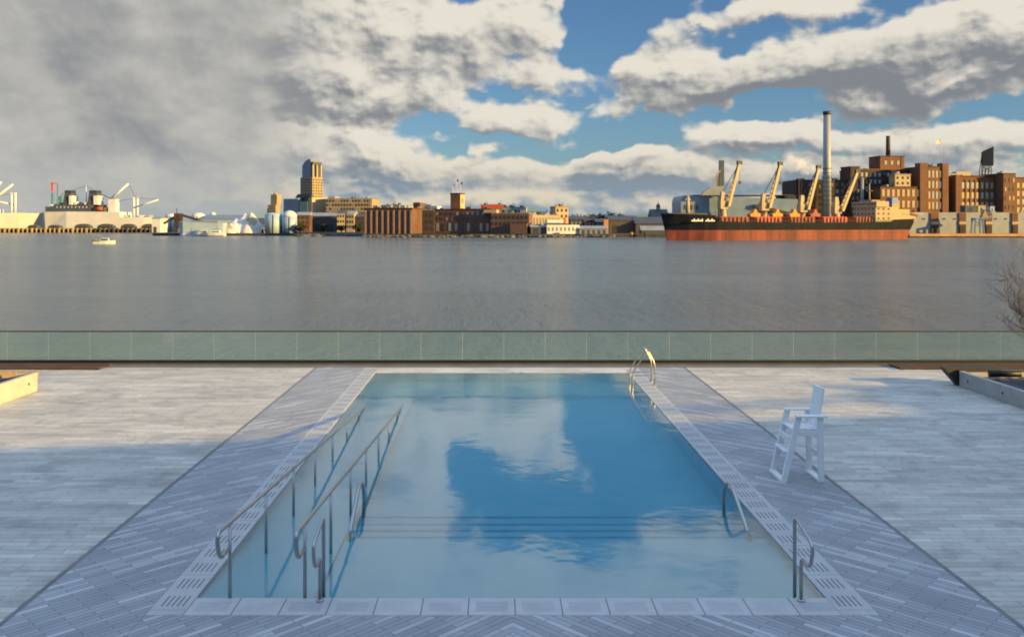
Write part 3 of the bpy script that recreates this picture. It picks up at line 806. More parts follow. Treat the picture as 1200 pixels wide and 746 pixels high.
for px in (881, 907, 927, 951):
    u = ship_x(px); q = MB(); q.prism([(u-2.6, 11.65), (u+2.6, 11.65), (u+3.0, 12.9), (u+1.2, 13.6), (u+.4, 15.4), (u-.4, 15.4), (u-1.2, 13.6), (u-3.0, 12.9)], 'y', -3.6, -.4); q.build('cargo_grab', M_yellow if px != 951 else M_orange, ship)
u = ship_x(806); q = MB(); q.tube([(u, 0, 12.2), (u, 0, zat(229, 433) - SEA)], [1.0, .8], 10); q.box(u - 1.4, u + 1.4, -.4, .4, 19.8, 20.3); q.build('foremast', M_crane, ship)
# accommodation block
u0, u1 = ship_x(1013), ship_x(1050)
zt = zat(236, 458) - SEA
q = MB(); q.box(u0, u1 - 6, -H2*.9, H2*.9, 9.0, zt - 2.8); sup = q.build('accommodation', M_cream, ship)
for dk in range(4):
    for j in range(6):
        for face in (0, 1):
            if face == 0:
                o = link('window', window_mesh(1.0, .9, M_windk), sup); o.location = (u0, -H2*.8 + 2.9*j + 1.7, 10.4 + dk*2.4); o.rotation_euler = (0, 0, R(-90))
            elif j < 3:
                o = link('window', window_mesh(.9, .9, M_windk), sup); o.location = (u0 + 1.2 + j*3.0, -H2*.9, 10.4 + dk*2.4)
q = MB(); q.box(u0 - .3, u0 + 7, -H2*1.0, H2*1.0, zt - 2.78, zt); br_ = q.build('bridge', M_cream, ship)
q = MB(); q.box(u0 - .34, u0 + 5, -H2*.95, H2*.95, zt - 1.75, zt - .75); q.build('bridge_window', M_windk, br_)
q = MB(); q.box(u0 + .5, u0 + 6, -H2*.5, H2*.5, zt + .01, zt + .9); q.build('monkey_island', M_tan, ship)
q = MB(); q.tube([(u0 + 3, 0, zt + .9), (u0 + 3, 0, zat(214, 458) - SEA)], [.5, .22], 8); q.box(u0 + 2.7, u0 + 3.3, -2.2, 2.2, zt + 5.5, zt + 5.8); q.build('radar_mast', M_crane, ship)
q = MB(); q.box(u1 - 5.98, u1 + 2, -H2*.8, H2*.8, 9.5, 15.5); q.box(u1 + 2.01, u1 + 6, -H2*.75, H2*.75, 9.5, 12.6); q.build('aft_house', M_cream, ship)
q = MB(); q.frustum(u1 - 5, u1 - .5, -3.2, 2.2, 15.5, zat(231, 460) - SEA, .5, .4); fn = q.build('funnel', M_blue, ship)
q = MB(); q.box(u1 - 4.8, u1 - .7, -3.24, -2.9, 16.2, 18.2); q.build('funnel_band', M_yellow, fn)
q = MB(); q.tube([(u1 + 2, -H2*.7, 13.6), (u1 + 7, -H2*.7, 12.6)], [1.2, 1.1], 10); q.build('lifeboat', M_orange, ship)
q = MB()
for k in range(14): q.box(u1 - 2 + k*.85, u1 - 1.9 + k*.85, -H2*.84, -H2*.83, 12.6, 13.7)
q.box(u1-2, u1+10, -H2*.84, -H2*.83, 13.6, 13.7); q.build('stern_rail', M_wh, ship)

# white reserve ships at the left port
def grey_crane(root, x, zb, zt, tips, m):
    q = MB(); q.tube([(x - 1.6, 0, zb), (x - 1.6, 0, zt)], 1.0, 8); q.tube([(x + 1.6, 0, zb), (x + 1.6, 0, zt)], 1.0, 8); q.box(x - 2.6, x + 2.6, -.8, .8, zt - 1.6, zt - .3)
    q.build('king_post', m, root)
    for (tx, tz, z0) in tips:
        q = MB(); q.tube([(x, -1, z0), (tx, -1, tz)], [.95, .55], 7); bo = q.build('cargo_boom', m, root)
        q = MB(); q.tube([(x, -1, zt - .5), (tx, -1, tz)], .14, 5); q.build('cable', M_iron, bo)
YP = 795.0; PS = YP / FPX
xa, xb = at(42, 0, YP).x, at(188, 0, YP).x
s2 = thing('reserve_ship', 'white cargo ship with dark twin funnels and an orange lifeboat at the left pier', 'ship', (xa, YP, SEA), 0)
LL = xb - xa
st2 = [(0.0,.06,.04,zat(249,YP)-SEA,-6),(.05,.5,.3,15.5,-3),(.12,.9,.7,zat(248.5,YP)-SEA,0),(.3,1,1,zat(248,YP)-SEA,0),(.72,1,1,zat(248.5,YP)-SEA,0),(.725,1,1,zat(254.5,YP)-SEA,0),(.9,1,.95,zat(254.5,YP)-SEA,0),(1.0,.85,.5,zat(255,YP)-SEA,2)]
hull_parts(s2, LL, 26, st2, 2.5, (M_wh, mat('grey_boot_top', (.12,.11,.10), .7)))
lx = lambda px: (px - 42) * PS
lz = lambda py: zat(py, YP) - SEA
def s2box(name, p0, p1, yt, yb, m, dy=8): return sub_box(s2, name, m, lx(p0), lx(p1), -dy, dy, lz(yb), lz(yt))
M_navy = mat('navy_grey_paint', (.055,.065,.085), .6)
M_bg_ = M_bluegrey; M_bluegrey = M_navy
s2box('deckhouse', 59, 70, 242.5, 248.5, M_bluegrey, 9); s2box('deckhouse', 70.01, 112, 240, 248.5, M_bluegrey, 9)
s2box('deckhouse', 112.01, 127, 243, 248.5, M_dkgrey, 8)
for p0, p1 in ((77, 88), (105.5, 118)):
    q = MB(); q.frustum(lx(p0), lx(p1), -6, 6, lz(240), lz(226), 1.5, 1); f_ = q.build('funnel', M_bluegrey, s2)
    q = MB(); q.box(lx(p0)+1.4, lx(p1)-1.6, -5.1, 5.1, lz(226)+.01, lz(223.3)); q.build('funnel_cap', M_iron, f_)
    q = MB(); q.box(lx(p0) + 6.2, lx(p1) + .5, -7, 5, lz(240)+.01, lz(229.5)); q.build('stack_housing', M_wh, f_)
M_bluegrey = M_bg_
q = MB(); q.tube([(lx(116.5), -9, lz(244.6)), (lx(125), -9, lz(244.6))], [1.6, 1.6], 10); q.build('lifeboat', M_orange, s2)
s2box('crane_house', 129, 137.5, 233.5, 254, M_wh, 4)
q = MB(); q.tube([(lx(130), -2, lz(234)), (lx(151.5), -2, lz(215.5))], [1.3, .8], 8); q.tube([(lx(133), -2, lz(233)), (lx(151), -2, lz(216))], .5, 6); q.build('cargo_boom', M_wh, s2)
q = MB(); q.tube([(lx(120), 0, lz(228)), (lx(137), 0, lz(236))], .35, 6); q.build('stay', M_iron, s2)
grey_crane(s2, lx(159), lz(255), lz(231), [(lx(186), lz(234), lz(243))], M_wh)
q = MB(); q.tube([(lx(101), 0, lz(240)), (lx(101), 0, lz(217))], [.5, .25], 6); q.build('radio_mast', M_wh, s2)
for (p0, p1, yt, m_) in ((62, 64.5, 239.5, M_wh), (72, 75, 237.5, M_navy), (90, 93, 236.5, M_wh), (95, 99, 238, M_navy), (102, 104.5, 237, M_wh), (119, 122, 240, M_dkgrey), (139, 142, 251, M_wh), (145, 150, 252, M_ltgrey), (166, 170, 252.3, M_wh), (174, 177, 252, M_grey)):
    s2box('deck_vent', p0, p1, yt, 254.4 if p0 > 137 else 240.5 if p0 > 70 and p0 < 112 else 243.5, m_, 5.5)
for k in range(9): s2box('porthole', 72 + k * 4.3, 73.2 + k * 4.3, 242.2, 243.6, M_wh, 9.1)
for (pa, ya, pb, yb) in ((101, 218, 82, 224), (101, 218, 112, 224), (159, 232, 137, 236), (151, 216, 159, 232)):
    q = MB(); q.tube([(lx(pa), 0, lz(ya)), (lx(pb), 0, lz(yb))], .16, 5); q.build('stay', M_iron, s2)
q = MB(); q.box(lx(49.5), lx(52), -14.2, -13.4, lz(264), lz(249.5)); q.build('gangway_tower', M_dkgrey, s2)
YP1 = 782.0
s1 = thing('reserve_ship', 'white cargo ship with slanted booms cut by the left edge of the view', 'ship', (at(38, 0, YP1).x, YP1 - 6, SEA), R(180))
LL1 = 150
hull_parts(s1, LL1, 25, [(0,.04,.02,zat(250,YP1)-SEA,-9),(.06,.55,.22,zat(249.5,YP1)-SEA,-5),(.14,.9,.6,zat(250,YP1)-SEA,0),(.3,1,1,zat(251,YP1)-SEA,0),(.95,1,.9,zat(251,YP1)-SEA,0),(1,.8,.5,zat(251,YP1)-SEA,1)], 2.5, (M_wh, mat('grey_boot_top', (.12,.11,.10))))
P1 = YP1 / FPX; l1 = lambda px: (38 - px) * P1; l1z = lambda py: zat(py, YP1) - SEA
grey_crane(s1, l1(20), l1z(250), l1z(226), [(l1(-14), l1z(233), l1z(240))], M_wh)
for (pa, ya, pb, yb) in ((-12, 240, 19.5, 216.5), (-16, 238, 6, 213.5)):
    q = MB(); q.tube([(l1(pa), 0, l1z(ya)), (l1(pb), 0, l1z(yb))], [1.4, .8], 8); q.build('cargo_boom', M_wh, s1)
q = MB(); q.box(l1(2), l1(-60), -9, 9, l1z(251), l1z(245)); q.build('deckhouse', M_wh, s1)
# red and blue quay crane behind
t = thing('harbour_crane', 'thin red and turquoise quay crane behind the white ship', 'crane', (at(63.5, 0, 840).x, 840, -2.2)); zb = 2.2
q = MB(); q.box(-2.2, -1.0, -1, 1, 0, zat(226,840)+zb); q.box(1.6, 3.0, -1, 1, 0, zat(238, 840)+zb); q.build('crane_leg', M_teal, t)
q = MB(); q.beam((-1.6, 0, zat(224,840)+zb), (-1.9, 0, zat(213.5,840)+zb), 1.6, 1.6); q.beam((-1.6,0,zat(214,840)+zb), (3.4,0,zat(216,840)+zb), .8, .8); q.build('crane_boom', M_red, t)
q = MB(); q.beam((3.0, 0, zat(240,840)+zb), (3.4, 0, zat(215.5,840)+zb), .9, .9); q.build('crane_tie', M_bluegrey, t)
t = thing('harbour_crane', 'short turquoise quay crane leg right of the red crane', 'crane', (at(71, 0, 842).x, 842, -2.2))
q = MB(); q.box(-1.6, 1.4, -1, 1, 0, zat(230, 842)+2.2); q.build('crane_leg', M_teal, t)
q = MB(); q.beam((0,0,zat(231,842)+2.2), (2.5,0,zat(226,842)+2.2), .7, .7); q.build('crane_boom', M_teal, t)
# long timber pier under the white ships
pier = thing('pier', 'long timber pier with yellowish piles below the white ships', 'pier', (at(-60, 0, 757).x, 757, SEA))
PLN = at(198, 0, 757).x - at(-60, 0, 757).x
q = MB(); q.box(0, PLN, 0, 9, 2.6, 3.6); q.build('pier_deck', M_quayor, pier)
M_pile = mat('yellow_timber_pile', (.26,.19,.09), .8, var=.3, scale=.4)
for k in range(48):
    xk = 1 + k * PLN / 48 * .99
    q = MB(); q.tube([(xk, .0, -1.5), (xk, .0, 3.9)], .75 if k % 3 else 1.2, 7); q.build('pile', M_pile if xk < PLN * .66 else M_quay, pier)
q = MB(); q.box(0, PLN, 8.0, 9, -1.4, 2.59); q.build('pier_back', M_quay, pier)
for (px, w_, lab) in ((40,12,'dark arched shelter at the bow of the white ship on the pier'), (65,14,'dark arched shelter left of the white ship funnels on the pier'), (98,18,'dark arched shelter below the twin funnels on the pier'), (125,19,'dark arched shelter below the orange lifeboat on the pier'), (151,16,'dark arched shelter below the white crane house on the pier'), (175,16,'dark arched shelter near the stern of the white ship on the pier')):
    t = thing('pier_shelter', lab, 'shelter', (at(px, 0, 762).x, 762, -.9), group='arched shelters on the pier')
    r_ = w_ / 2 * 762 / FPX; hh = 2.9 if w_ > 14 else 2.0
    poly = [(r_ * math.cos(a), .9 + hh * math.sin(a)) for a in [math.pi * i / 10 for i in range(11)]]
    q = MB(); q.prism([(r_, 0)] + poly + [(-r_, 0)], 'y', -3, 3); q.build('shelter_roof', M_dkgrey, t)
    q = MB(); q.box(-r_ * .5, r_ * .5, -3.06, -3.01, 0, 1.4); q.build('opening', M_iron, t)

# motorboat on the water
mb = thing('motorboat', 'small white and blue motorboat crossing the water at the left', 'boat', (at(122, 0, 366).x, 366, SEA), R(8))
q = MB(); rings = []
for (sx, hb, z1) in ((-4.2,1.2,.9),(-2,1.4,.95),(1,1.4,1.1),(3,.9,1.3),(4.4,.08,1.5)):
    rings.append([q.bm.verts.new(p) for p in ((sx, -hb*.6, -.3), (sx, -hb, z1), (sx, hb, z1), (sx, hb*.6, -.3))])
for i in range(4):
    for k in range(4): q.bm.faces.new((rings[i][k], rings[i][(k+1)%4], rings[i+1][(k+1)%4], rings[i+1][k]))
q.bm.faces.new(rings[0]); q.bm.faces.new(rings[-1][::-1]); q.build('hull', M_wh, mb)
q = MB(); q.frustum(-1.4, 2.2, -1, 1, 1.05, 2.5, .5, .15); cb = q.build('cabin', M_bluewhite, mb)
q = MB(); q.box(-.9, 1.6, -1.02, -.96, 1.5, 2.1); q.build('window', M_windk, cb)
q = MB(); q.box(-3.0, -1.4, -1.05, 1.05, 2.6, 2.72); q.build('canopy', M_blue, mb)
q = MB()
for xx in (-2.9, -1.6):
    for yy in (-1, 1): q.tube([(xx, yy, .9), (xx, yy, 2.6)], .05, 5)
q.build('canopy_frame', M_steel, mb)
q = MB(); q.tube([(-3.4, 0, .9), (-3.4, 0, 4.2)], .06, 5); q.build('antenna', M_iron, mb)
q = MB(); q.box(-4.6, -4.21, -.35, .35, .1, 1.5); q.build('outboard', M_iron, mb)

# ------------------------------------------------------------------ terminal: sheds, tanks, salt (px 187-345)
Yt = 600.0; TS = Yt / FPX; TG = GZ - .4
def tz(py, Y=Yt): return zat(py, Y) - TG
def dome_tank(label, p0, p1, ytop, yshoulder, m, Y=Yt, m2=None):
    r_ = (p1 - p0) / 2 * Y / FPX; t = thing('storage_tank', label, 'tank', (at((p0+p1)/2, 0, Y).x, Y + r_, TG), group='storage tanks of the terminal')
    zs, zt_ = tz(yshoulder, Y), tz(ytop, Y)
    q = MB(); q.lathe([(r_, 0), (r_, zs)], seg=28); q.build('tank_wall', m, t)
    q = MB(); q.lathe([(r_ * math.cos(a), zs + .01 + (zt_ - zs) * math.sin(a)) for a in [math.pi / 2 * i / 7 for i in range(8)]], seg=28); q.build('dome_roof', m2 or m, t)
    q = MB(); q.tube([(r_*.2, -r_*1.01, 0), (r_*.2, -r_*1.01, zs)], .25, 5); q.build('tank_ladder', M_iron, t)
    return t
dome_tank('pale blue white domed tank at the right end of the terminal', 308, 328, 249, 252, M_bluewhite)
dome_tank('tall white round topped tank between the blue tank and the dark shed', 328.5, 346, 246.5, 254, M_bluewhite, m2=M_wh)
dome_tank('low white domed tank beside the brown loader tower', 191, 206, 250, 254, M_bluewhite, 660, M_wh)
dome_tank('small white dome left of the long blue shed', 221, 238, 249, 254, M_wh, 650)
dome_tank('tiny white dome above the long blue shed', 245, 252, 248.5, 252, M_wh, 690)
def shed(name, label, px0, px1, yt, yr, Y, depth, m, mr_, th=0, base=TG):
    x0, rz, L = rotbasis(px0, px1, Y, R(th)); t = thing(name, label, 'shed', (x0, Y, base), rz)
    H, Rg = zat(yt, Y) - base, zat(yr, Y) - base
    q = MB(); q.box(0, L, 0, depth, 0, H); q.build('wall', m, t)
    q = MB(); q.prism([(-.5, H + .01), (depth + .5, H + .01), (depth / 2, Rg)], 'x', -.5, L + .5); q.build('roof', mr_, t)
    return t, L, H
t, L, H = shed('terminal_shed', 'long blue grey terminal shed with a low roof behind the salt pile', 236, 290, 257, 251.5, 640, 26, M_bluewhite, M_bluegrey)
q = MB(); q.box(2, 8, -.05, .1, 0, 4); q.build('door', M_dkgrey, t)
t, L, H = shed('terminal_shed', 'small white shed at the stern of the white ship', 178, 188, 256, 254, 640, 14, M_wh, M_ltgrey)
q = MB(); q.box(1, 3.4, -.05, .1, 0, 4); q.build('door', M_dkgrey, t)
t = thing('loader_tower', 'rusty brown loader tower between white domes', 'tower', (at(209, 0, 610).x, 610, TG))
q = MB(); q.box(-2.4, 2.4, -2, 2, 4, tz(250, 610)); q.build('loader_house', M_brick_dk, t)
q = MB(); q.tube([(-2, -2, 0), (-2, -2, 4)], .4, 6); q.tube([(2, -2, 0), (2, -2, 4)], .4, 6); q.tube([(-2, 2, 0), (-2, 2, 4)], .4, 6); q.tube([(2, 2, 0), (2, 2, 4)], .4, 6); q.build('tower_leg', M_iron, t)
q = MB(); q.beam((2.4, 0, tz(252, 610)), (14, 0, tz(258, 610)), 1.4, 1.6); q.beam((-2.4, 0, tz(254, 610)), (-10, 0, tz(262, 610)), 1.2, 1.4); q.build('conveyor', M_brick_dk, t)
q = MB(); q.tube([(-1, 0, tz(250, 610)), (-1, 0, tz(244, 610))], .25, 5); q.build('vent_pipe', M_iron, t)
# salt piles
def pile(label, p0, p1, ytop, Y, m, seed, depth=22):
    rnd = random.Random(seed); nx, ny = 34, 22; q = MB(); w_ = (p1 - p0) * Y / FPX; H = zat(ytop, Y) - TG
    vv = [[None] * (ny + 1) for _ in range(nx + 1)]
    for i in range(nx + 1):
        for j in range(ny + 1):
            u, v = i / nx, j / ny
            e = max(0, max(1 - math.hypot((u-.70)/.32, (v-.5)/.5), .93 - math.hypot((u-.52)/.40, (v-.55)/.5), .62 - math.hypot((u-.30)/.38, (v-.5)/.5)*.62))
            vv[i][j] = q.bm.verts.new((u * w_, v * depth, H * e ** .62 * rnd.uniform(.92, 1.03)))
    for i in range(nx):
        for j in range(ny):
            f = q.bm.faces.new((vv[i][j], vv[i+1][j], vv[i+1][j+1], vv[i][j+1])); f.smooth = True
            u, v = i / nx, j / ny
            if (u - .74) ** 2 * 14 + (v - .24) ** 2 * 10 < .22 + rnd.uniform(-.10, .10): f.material_index = 1
    o = q.build('salt_pile', [m, M_tarp], None); o.location = (at(p0, 0, Y).x, Y, TG); return tag(o, label, 'pile')
pile('big white salt heap with a brown patch beside the water', 258, 303, 248, 605, M_salt, 2)
pile('low white salt heap left of the big heap near the blue barge', 250, 276, 261, 597, M_salt, 5, 7)
# pale blue barge and white yachts
xb0 = at(213, 0, 580).x; bl = at(263, 0, 580).x - xb0
t = thing('barge', 'pale blue high sided barge moored by the salt heaps', 'boat', (xb0, 580, SEA))
hull_parts(t, bl, 9, [(0,.7,.6,zat(259.5,580)-SEA,-1),(.08,1,.95,zat(260,580)-SEA,0),(.9,1,1,zat(261,580)-SEA,0),(1,.9,.8,zat(261,580)-SEA,.5)], 1.2, (M_bluewhite, M_wh))
q = MB(); q.box(8, 24, -2.5, 2.5, zat(261,580)-SEA-.4, zat(258.5,580)-SEA); q.build('hatch_cover', M_bluegrey, t)
def yacht(label, p0, p1, Y, canopy, rz=0):
    t = thing('yacht', label, 'boat', (at(p0, 0, Y).x, Y, SEA), rz, 'white yachts by the barge'); L = (p1 - p0) * Y / FPX
    hull_parts(t, L, 3.6, [(0,.05,.03,2.3,-.8),(.2,.8,.5,2.0,0),(.6,1,.9,1.8,0),(1,.9,.8,1.8,0)], .4, (M_wh, M_blue))
    q = MB(); q.frustum(L*.3, L*.85, -1.3, 1.3, 1.7, 3.6, .8, .2); c_ = q.build('cabin', M_wh, t)
    q = MB(); q.box(L*.38, L*.78, -1.31, -1.2, 2.4, 3.0); q.build('window', M_windk, c_)
    q = MB(); q.box(L*.42, L*.8, -1.2, 1.2, 4.4, 4.6); q.build('canopy', canopy, t)
    q = MB(); q.tube([(L*.5, 0, 3.5), (L*.5, 0, 7)], .08, 5); q.build('mast', M_steel, t)
yacht('white yacht with a blue canopy in front of the pale blue barge', 240, 262, 568, M_blue)
yacht('white yacht with a white canopy left of the blue canopied one', 228, 246, 572, M_wh)

# ------------------------------------------------------------------ town behind: art deco tower, offices
Yc = 900.0
r_, L, H = block('chapel_tower', 'small stepped tan tower behind the pale blue tank', 'tower', 314, 323, 240, Yc, 20, 8, M_tan)
sub_box(r_, 'upper_stage', M_tan, L*.25, L + .5, 1.5, 9, H + .01, zat(228, Yc) - GZ); sub_box(r_, 'side_wing', M_brick_dk, -L*.25, -.02, 2, 10, 0, zat(244, Yc) - GZ)
q = MB(); q.lathe([(2.6, zat(228,Yc)-GZ+.01), (1.6, zat(226.5,Yc)-GZ), (.2, zat(224.5,Yc)-GZ)], L*.62, 5, 8); q.build('spire', M_tan, r_)
Yw = 820.0
root, L, H = block('office_tower', 'tall stepped tan office tower with a dark glass crown', 'tower', 352, 366, 208, Yw, 33, 13, M_tan)
grid_windows(root, L, zat(232, Yw)-GZ, H - 1, 5, 7, M_windk, .6, .5)
grid_windows(root, 13, zat(232, Yw)-GZ, H - 1, 4, 7, M_windk, .55, .42, 'side', L)
zc0, zc1 = H + .02, zat(187, Yw) - GZ
q = MB(); q.prism([(1.2, zc0), (L*.8, zc0), (L*.8, zc1), (L*.55, zc1), (L*.3, zc1 - 2), (1.2, zc1 - 6)], 'y', 1, 12); cr = q.build('glass_crown', M_bluegrey, root)
sub_box(root, 'crown_slab', M_dkgrey, L*.8 + .01, L - .2, 1.0, 12.4, zc1 - 5, zc1 - 2.5)
for yy in (1.0, 6.0, 11.2):
    sub_box(root, 'crown_pillar', M_cream, L - 1.6, L - .3, yy, yy + 1.3, zc0, zc1 - 5.02)
sub_box(root, 'crown_core', M_dkgrey, L*.8 + .01, L - 2.2, 2.0, 11, zc0, zc1 - 5.02)
q = MB(); q.prism([(-4, zat(232,Yw)-GZ-.01), (L+3, zat(232,Yw)-GZ-.01), (L+1, zat(229,Yw)-GZ), (-.2, zat(227.5,Yw)-GZ)], 'y', -3, -.02); q.build('setback', M_dkgrey, root)
sub_box(root, 'podium', M_bluegrey, -15, L*.25, -6.5, 14, 0, zat(233, Yw) - GZ)
sub_box(root, 'glass_podium', M_greenglass, L*.25 + .02, L - .5, -5.5, 13.8, 0, zat(236.5, Yw) - GZ)
sub_box(root, 'stone_podium', M_cream, L - .48, L + 4, -4.5, 15, 0, zat(231.5, Yw) - GZ)
Yo = 800.0
root, L, H = block('office_block', 'long flat tan office block right of the tall tower', 'building', 382, 436, 233, Yo, 8, 24, M_tan, roof=M_dkgrey)
sub_box(root, 'penthouse', M_ltgrey, L*.02, L*.16, 4, 18, H + .36, H + 2.4)
grid_windows(root, L, zat(252, Yo)-GZ, H, 16, 4, M_windk, .55, .55, alt=M_wingrey)
Ys = 640.0
t, L, H = shed('dark_shed', 'dark shed with a white roof below the tall tower', 364, 395, 253, 249, Ys, 20, M_dkgrey, M_ltgrey, base=GZ)
q = MB(); q.box(3, 8, -.06, .1, 0, 5); q.box(11, 16, -.06, .1, 0, 5); q.build('door', M_iron, t)
for i, (a, b_, yt, m_, lab, th) in enumerate(((347, 363, 252, M_brick_row, 'small brown brick house left of the dark shed', 0), (395, 404, 250, M_cream, 'narrow cream house beside the dark shed', 0), (406, 415, 251, M_cream, 'narrow cream house with a pink gable left of the brick warehouse', 10), (416, 427, 254, M_brick_dk, 'low dark house against the brick warehouse', 0))):
    root, L, H = block('small_house', lab, 'house', a, b_, yt, 625, th, 10, m_)
    q = MB(); q.prism([(-.3, H + .01), (10.3, H + .01), (5, H + 2.2)], 'x', -.2, L + .2); q.build('roof', M_dkgrey if i % 2 else M_ltgrey, root)
    grid_windows(root, L, 2, H, 3, 3, M_windk, .45, .5)
for i, (p0, p1, yt, m_, mr_, lab) in enumerate(((470, 478, 241, M_ltgrey, M_dkgrey, 'pale loft box behind the brick warehouse roofs'), (484, 492, 237.5, M_brick_row, M_tan, 'orange brick block peeking over the warehouse roofs'), (492, 512, 242, M_wh, M_ltgrey, 'low white block behind the warehouse roofs left of the flag tower'), (446, 468, 240.5, M_tan, M_ltgrey, 'tan roof block behind the left warehouse'))):
    root, L, H = block('roof_block', lab, 'building', p0, p1, yt, 700 + i * 12, 20, 10, m_, roof=mr_)
    grid_windows(root, L, H - 8, H - .5, 3, 2, M_windk, .5, .5)

# ------------------------------------------------------------------ brick warehouses along the quay
Yb = 545.0
root, L, H = block('brick_warehouse', 'left brown brick warehouse with pale pilasters on the quay', 'warehouse', 427, 483, 245, Yb, 16, 26, M_brick_row, cornice=M_brick_dk)
for k in range(9): sub_box(root, 'pilaster', mat('pale_brick', (.36,.20,.12)), .3 + k * (L - 1.6) / 8, 1.3 + k * (L - 1.6) / 8, -.5, -.01, 0, H - .8)
for k in range(8):
    for j in range(4):
        o = link('window', window_mesh((L - 1.6) / 8 * .42, H / 4 * .55, M_windk), root); o.location = (1.3 + k * (L - 1.6) / 8 + .8, 0, j * H / 4 * .93 + .9)
for k in range(3):
    q = MB(); q.box(3 + k * 9, 6 + k * 9, 6, 9, H + .72, H + 2.4); q.build('roof_vent', M_ltgrey, root)
root, L, H = block('brick_warehouse', 'recessed dark brick link between the two warehouses', 'warehouse', 483, 509, 246, Yb + 8, 4, 18, M_brick_dk, roof=M_ltgrey)
grid_windows(root, L, .8, H - .8, 5, 3, M_iron, .62, .5)
root, L, H = block('brick_warehouse', 'brick warehouse carrying a square tower with three flagpoles', 'warehouse', 509, 575, 246, Yb + 10, 16, 24, M_brick_row, cornice=M_brick_dk)
grid_windows(root, L, H*.5, H - .6, 11, 2, M_windk, .45, .5, alt=M_wingrey); grid_windows(root, L, .5, H*.5, 9, 1, M_wingrey, .42, .72, alt=M_windk)
tx = L * .28; zt = zat(227, Yb) - GZ
q = MB(); q.box(tx, tx + 6.2, 1, 9.5, H + .71, zt); twr = q.build('tower', M_brick_row, root)
sub_box(root, 'sunlit_tower_face', mat('sunlit_brick_tone', (.55,.36,.15)), tx + 6.21, tx + 6.5, 1.2, 9.3, H + .9, zt - .2)  # sunlit side of the brick tower, its light put into the colour
q = MB(); q.box(tx + 6.45, tx + 6.7, 3.6, 6.6, zt - 5.6, zt - 2.4); q.build('window', M_bluegrey, twr)
q = MB(); q.box(tx - .3, tx + 6.55, .7, 9.8, zt + .01, zt + .7); q.build('cornice', M_brick_dk, twr)
for k, fy in enumerate((214, 208.5, 212)):
    q = MB(); q.tube([(tx + .8 + k * 2.6, 3, zt + .7), (tx + .8 + k * 2.6, 3, zat(fy, Yb) - GZ)], .13, 6); fp = q.build('flagpole', M_wh, twr)
    q = MB(); zz = zat(fy, Yb) - GZ; xx = tx + .9 + k * 2.6
    q.hexa([(xx,2.95,zz-1.9),(xx+1.0,2.8,zz-2.1),(xx+1.0,2.86,zz-2.1),(xx,3.01,zz-1.9),(xx,2.95,zz-.2),(xx+1.1,2.8,zz-.5),(xx+1.1,2.86,zz-.5),(xx,3.01,zz-.2)])
    q.build('flag', [M_wh, M_red, M_orange][k], fp)
root, L, H = block('brick_warehouse', 'right dark brick warehouse with a grey flat roof on the quay', 'warehouse', 575, 620, 250, Yb - 4, 14, 26, mat('umber_brick', (.13,.075,.055), .85, var=.25, scale=.15), roof=M_ltgrey)
grid_windows(root, L, .5, H - .5, 9, 3, M_windk, .4, .5)
sub_box(root, 'lean_to', mat('umber_brick', (.1,.1,.1)), L*.55, L - .6, -4, -.02, 0, H * .5)
sub_box(root, 'fascia', M_cream, -4.5, L*.15, .5, 6, H + .36, H + 2.2)
root, L, H = block('cream_warehouse', 'sunlit cream warehouse with dark roof monitors beside the brick row', 'warehouse', 621, 657, 252, Yb, -14, 22, M_cream)
grid_windows(root, L, H*.45, H - .8, 10, 1, M_wingrey, .5, .7); grid_windows(root, L, .4, H*.45, 8, 1, M_windk, .5, .75)
for k in range(4):
    q = MB(); q.prism([(L*.04 + k*L*.22, H + .01), (L*.04 + (k+1)*L*.22 - .4, H + .01), (L*.04 + k*L*.22 + 3, H + 2.2)], 'y', 1, 20); q.build('roof_monitor', M_dkgrey if k % 2 else M_ltgrey, root)
root, L, H = block('cream_tower_block', 'tan block with a red doorway rising behind the white quay house', 'building', 651, 666, 243, Yb + 14, -16, 10, M_cream, cornice=M_tan)
grid_windows(root, L, H*.55, H, 3, 2, M_windk, .4, .5); sub_box(root, 'door', M_red, L*.62, L*.82, -.2, -.01, H*.3, H*.62)
root, L, H = block('quay_house', 'low white house in full sun at the water edge', 'house', 641, 679, 263.5, 530, -10, 9, M_wh)
q = MB(); q.prism([(-.3, H + .01), (9.3, H + .01), (4.5, H + 1.2)], 'x', -.2, L*.5); q.build('roof', M_ltgrey, root)
sub_box(root, 'upper_room', M_wh, L*.02, L*.52, 1.2, 7, H + 1.21, H + 3.0)
grid_windows(root, L, .8, H - .3, 8, 1, M_wingrey, .45, .55)
root, L, H = block('quay_kiosk', 'small dark boathouse left of the white quay house', 'shed', 622, 640, 266, 531, -6, 8, M_dkgrey)
sub_box(root, 'door', M_iron, L*.2, L*.5, -.15, -.01, 0, H*.8); q = MB(); q.prism([(-.4, H+.01), (8.4, H+.01), (4, H+1.4)], 'x', -.3, L+.3); q.build('roof', M_ltgrey, root)
# red and blue ship deck behind the warehouses
root, L, H = block('red_container_stack', 'red and blue container stack behind the brick warehouses', 'containers', 563, 590, 239.5, 720, 6, 10, M_red, ybase=252)
sub_box(root, 'blue_container', M_blue, L*.55, L*.95, -2.6, -.02, .2, H*.55); sub_box(root, 'white_container', M_wh, -L*.3, L*.3, -2.6, -.02, -1, H*.4)
q = MB(); q.beam((L, 2, H*.9), (L + 8, 2, H*.25), 2, 2); q.build('loading_ramp', M_brick_dk, root)
root, L, H = block('roof_block', 'pale grey roof block right of the red container stack', 'building', 588, 616, 243, 690, 10, 10, M_ltgrey, ybase=256, roof=M_dkgrey)
grid_windows(root, L, .5, H, 6, 1, M_windk, .5, .5)
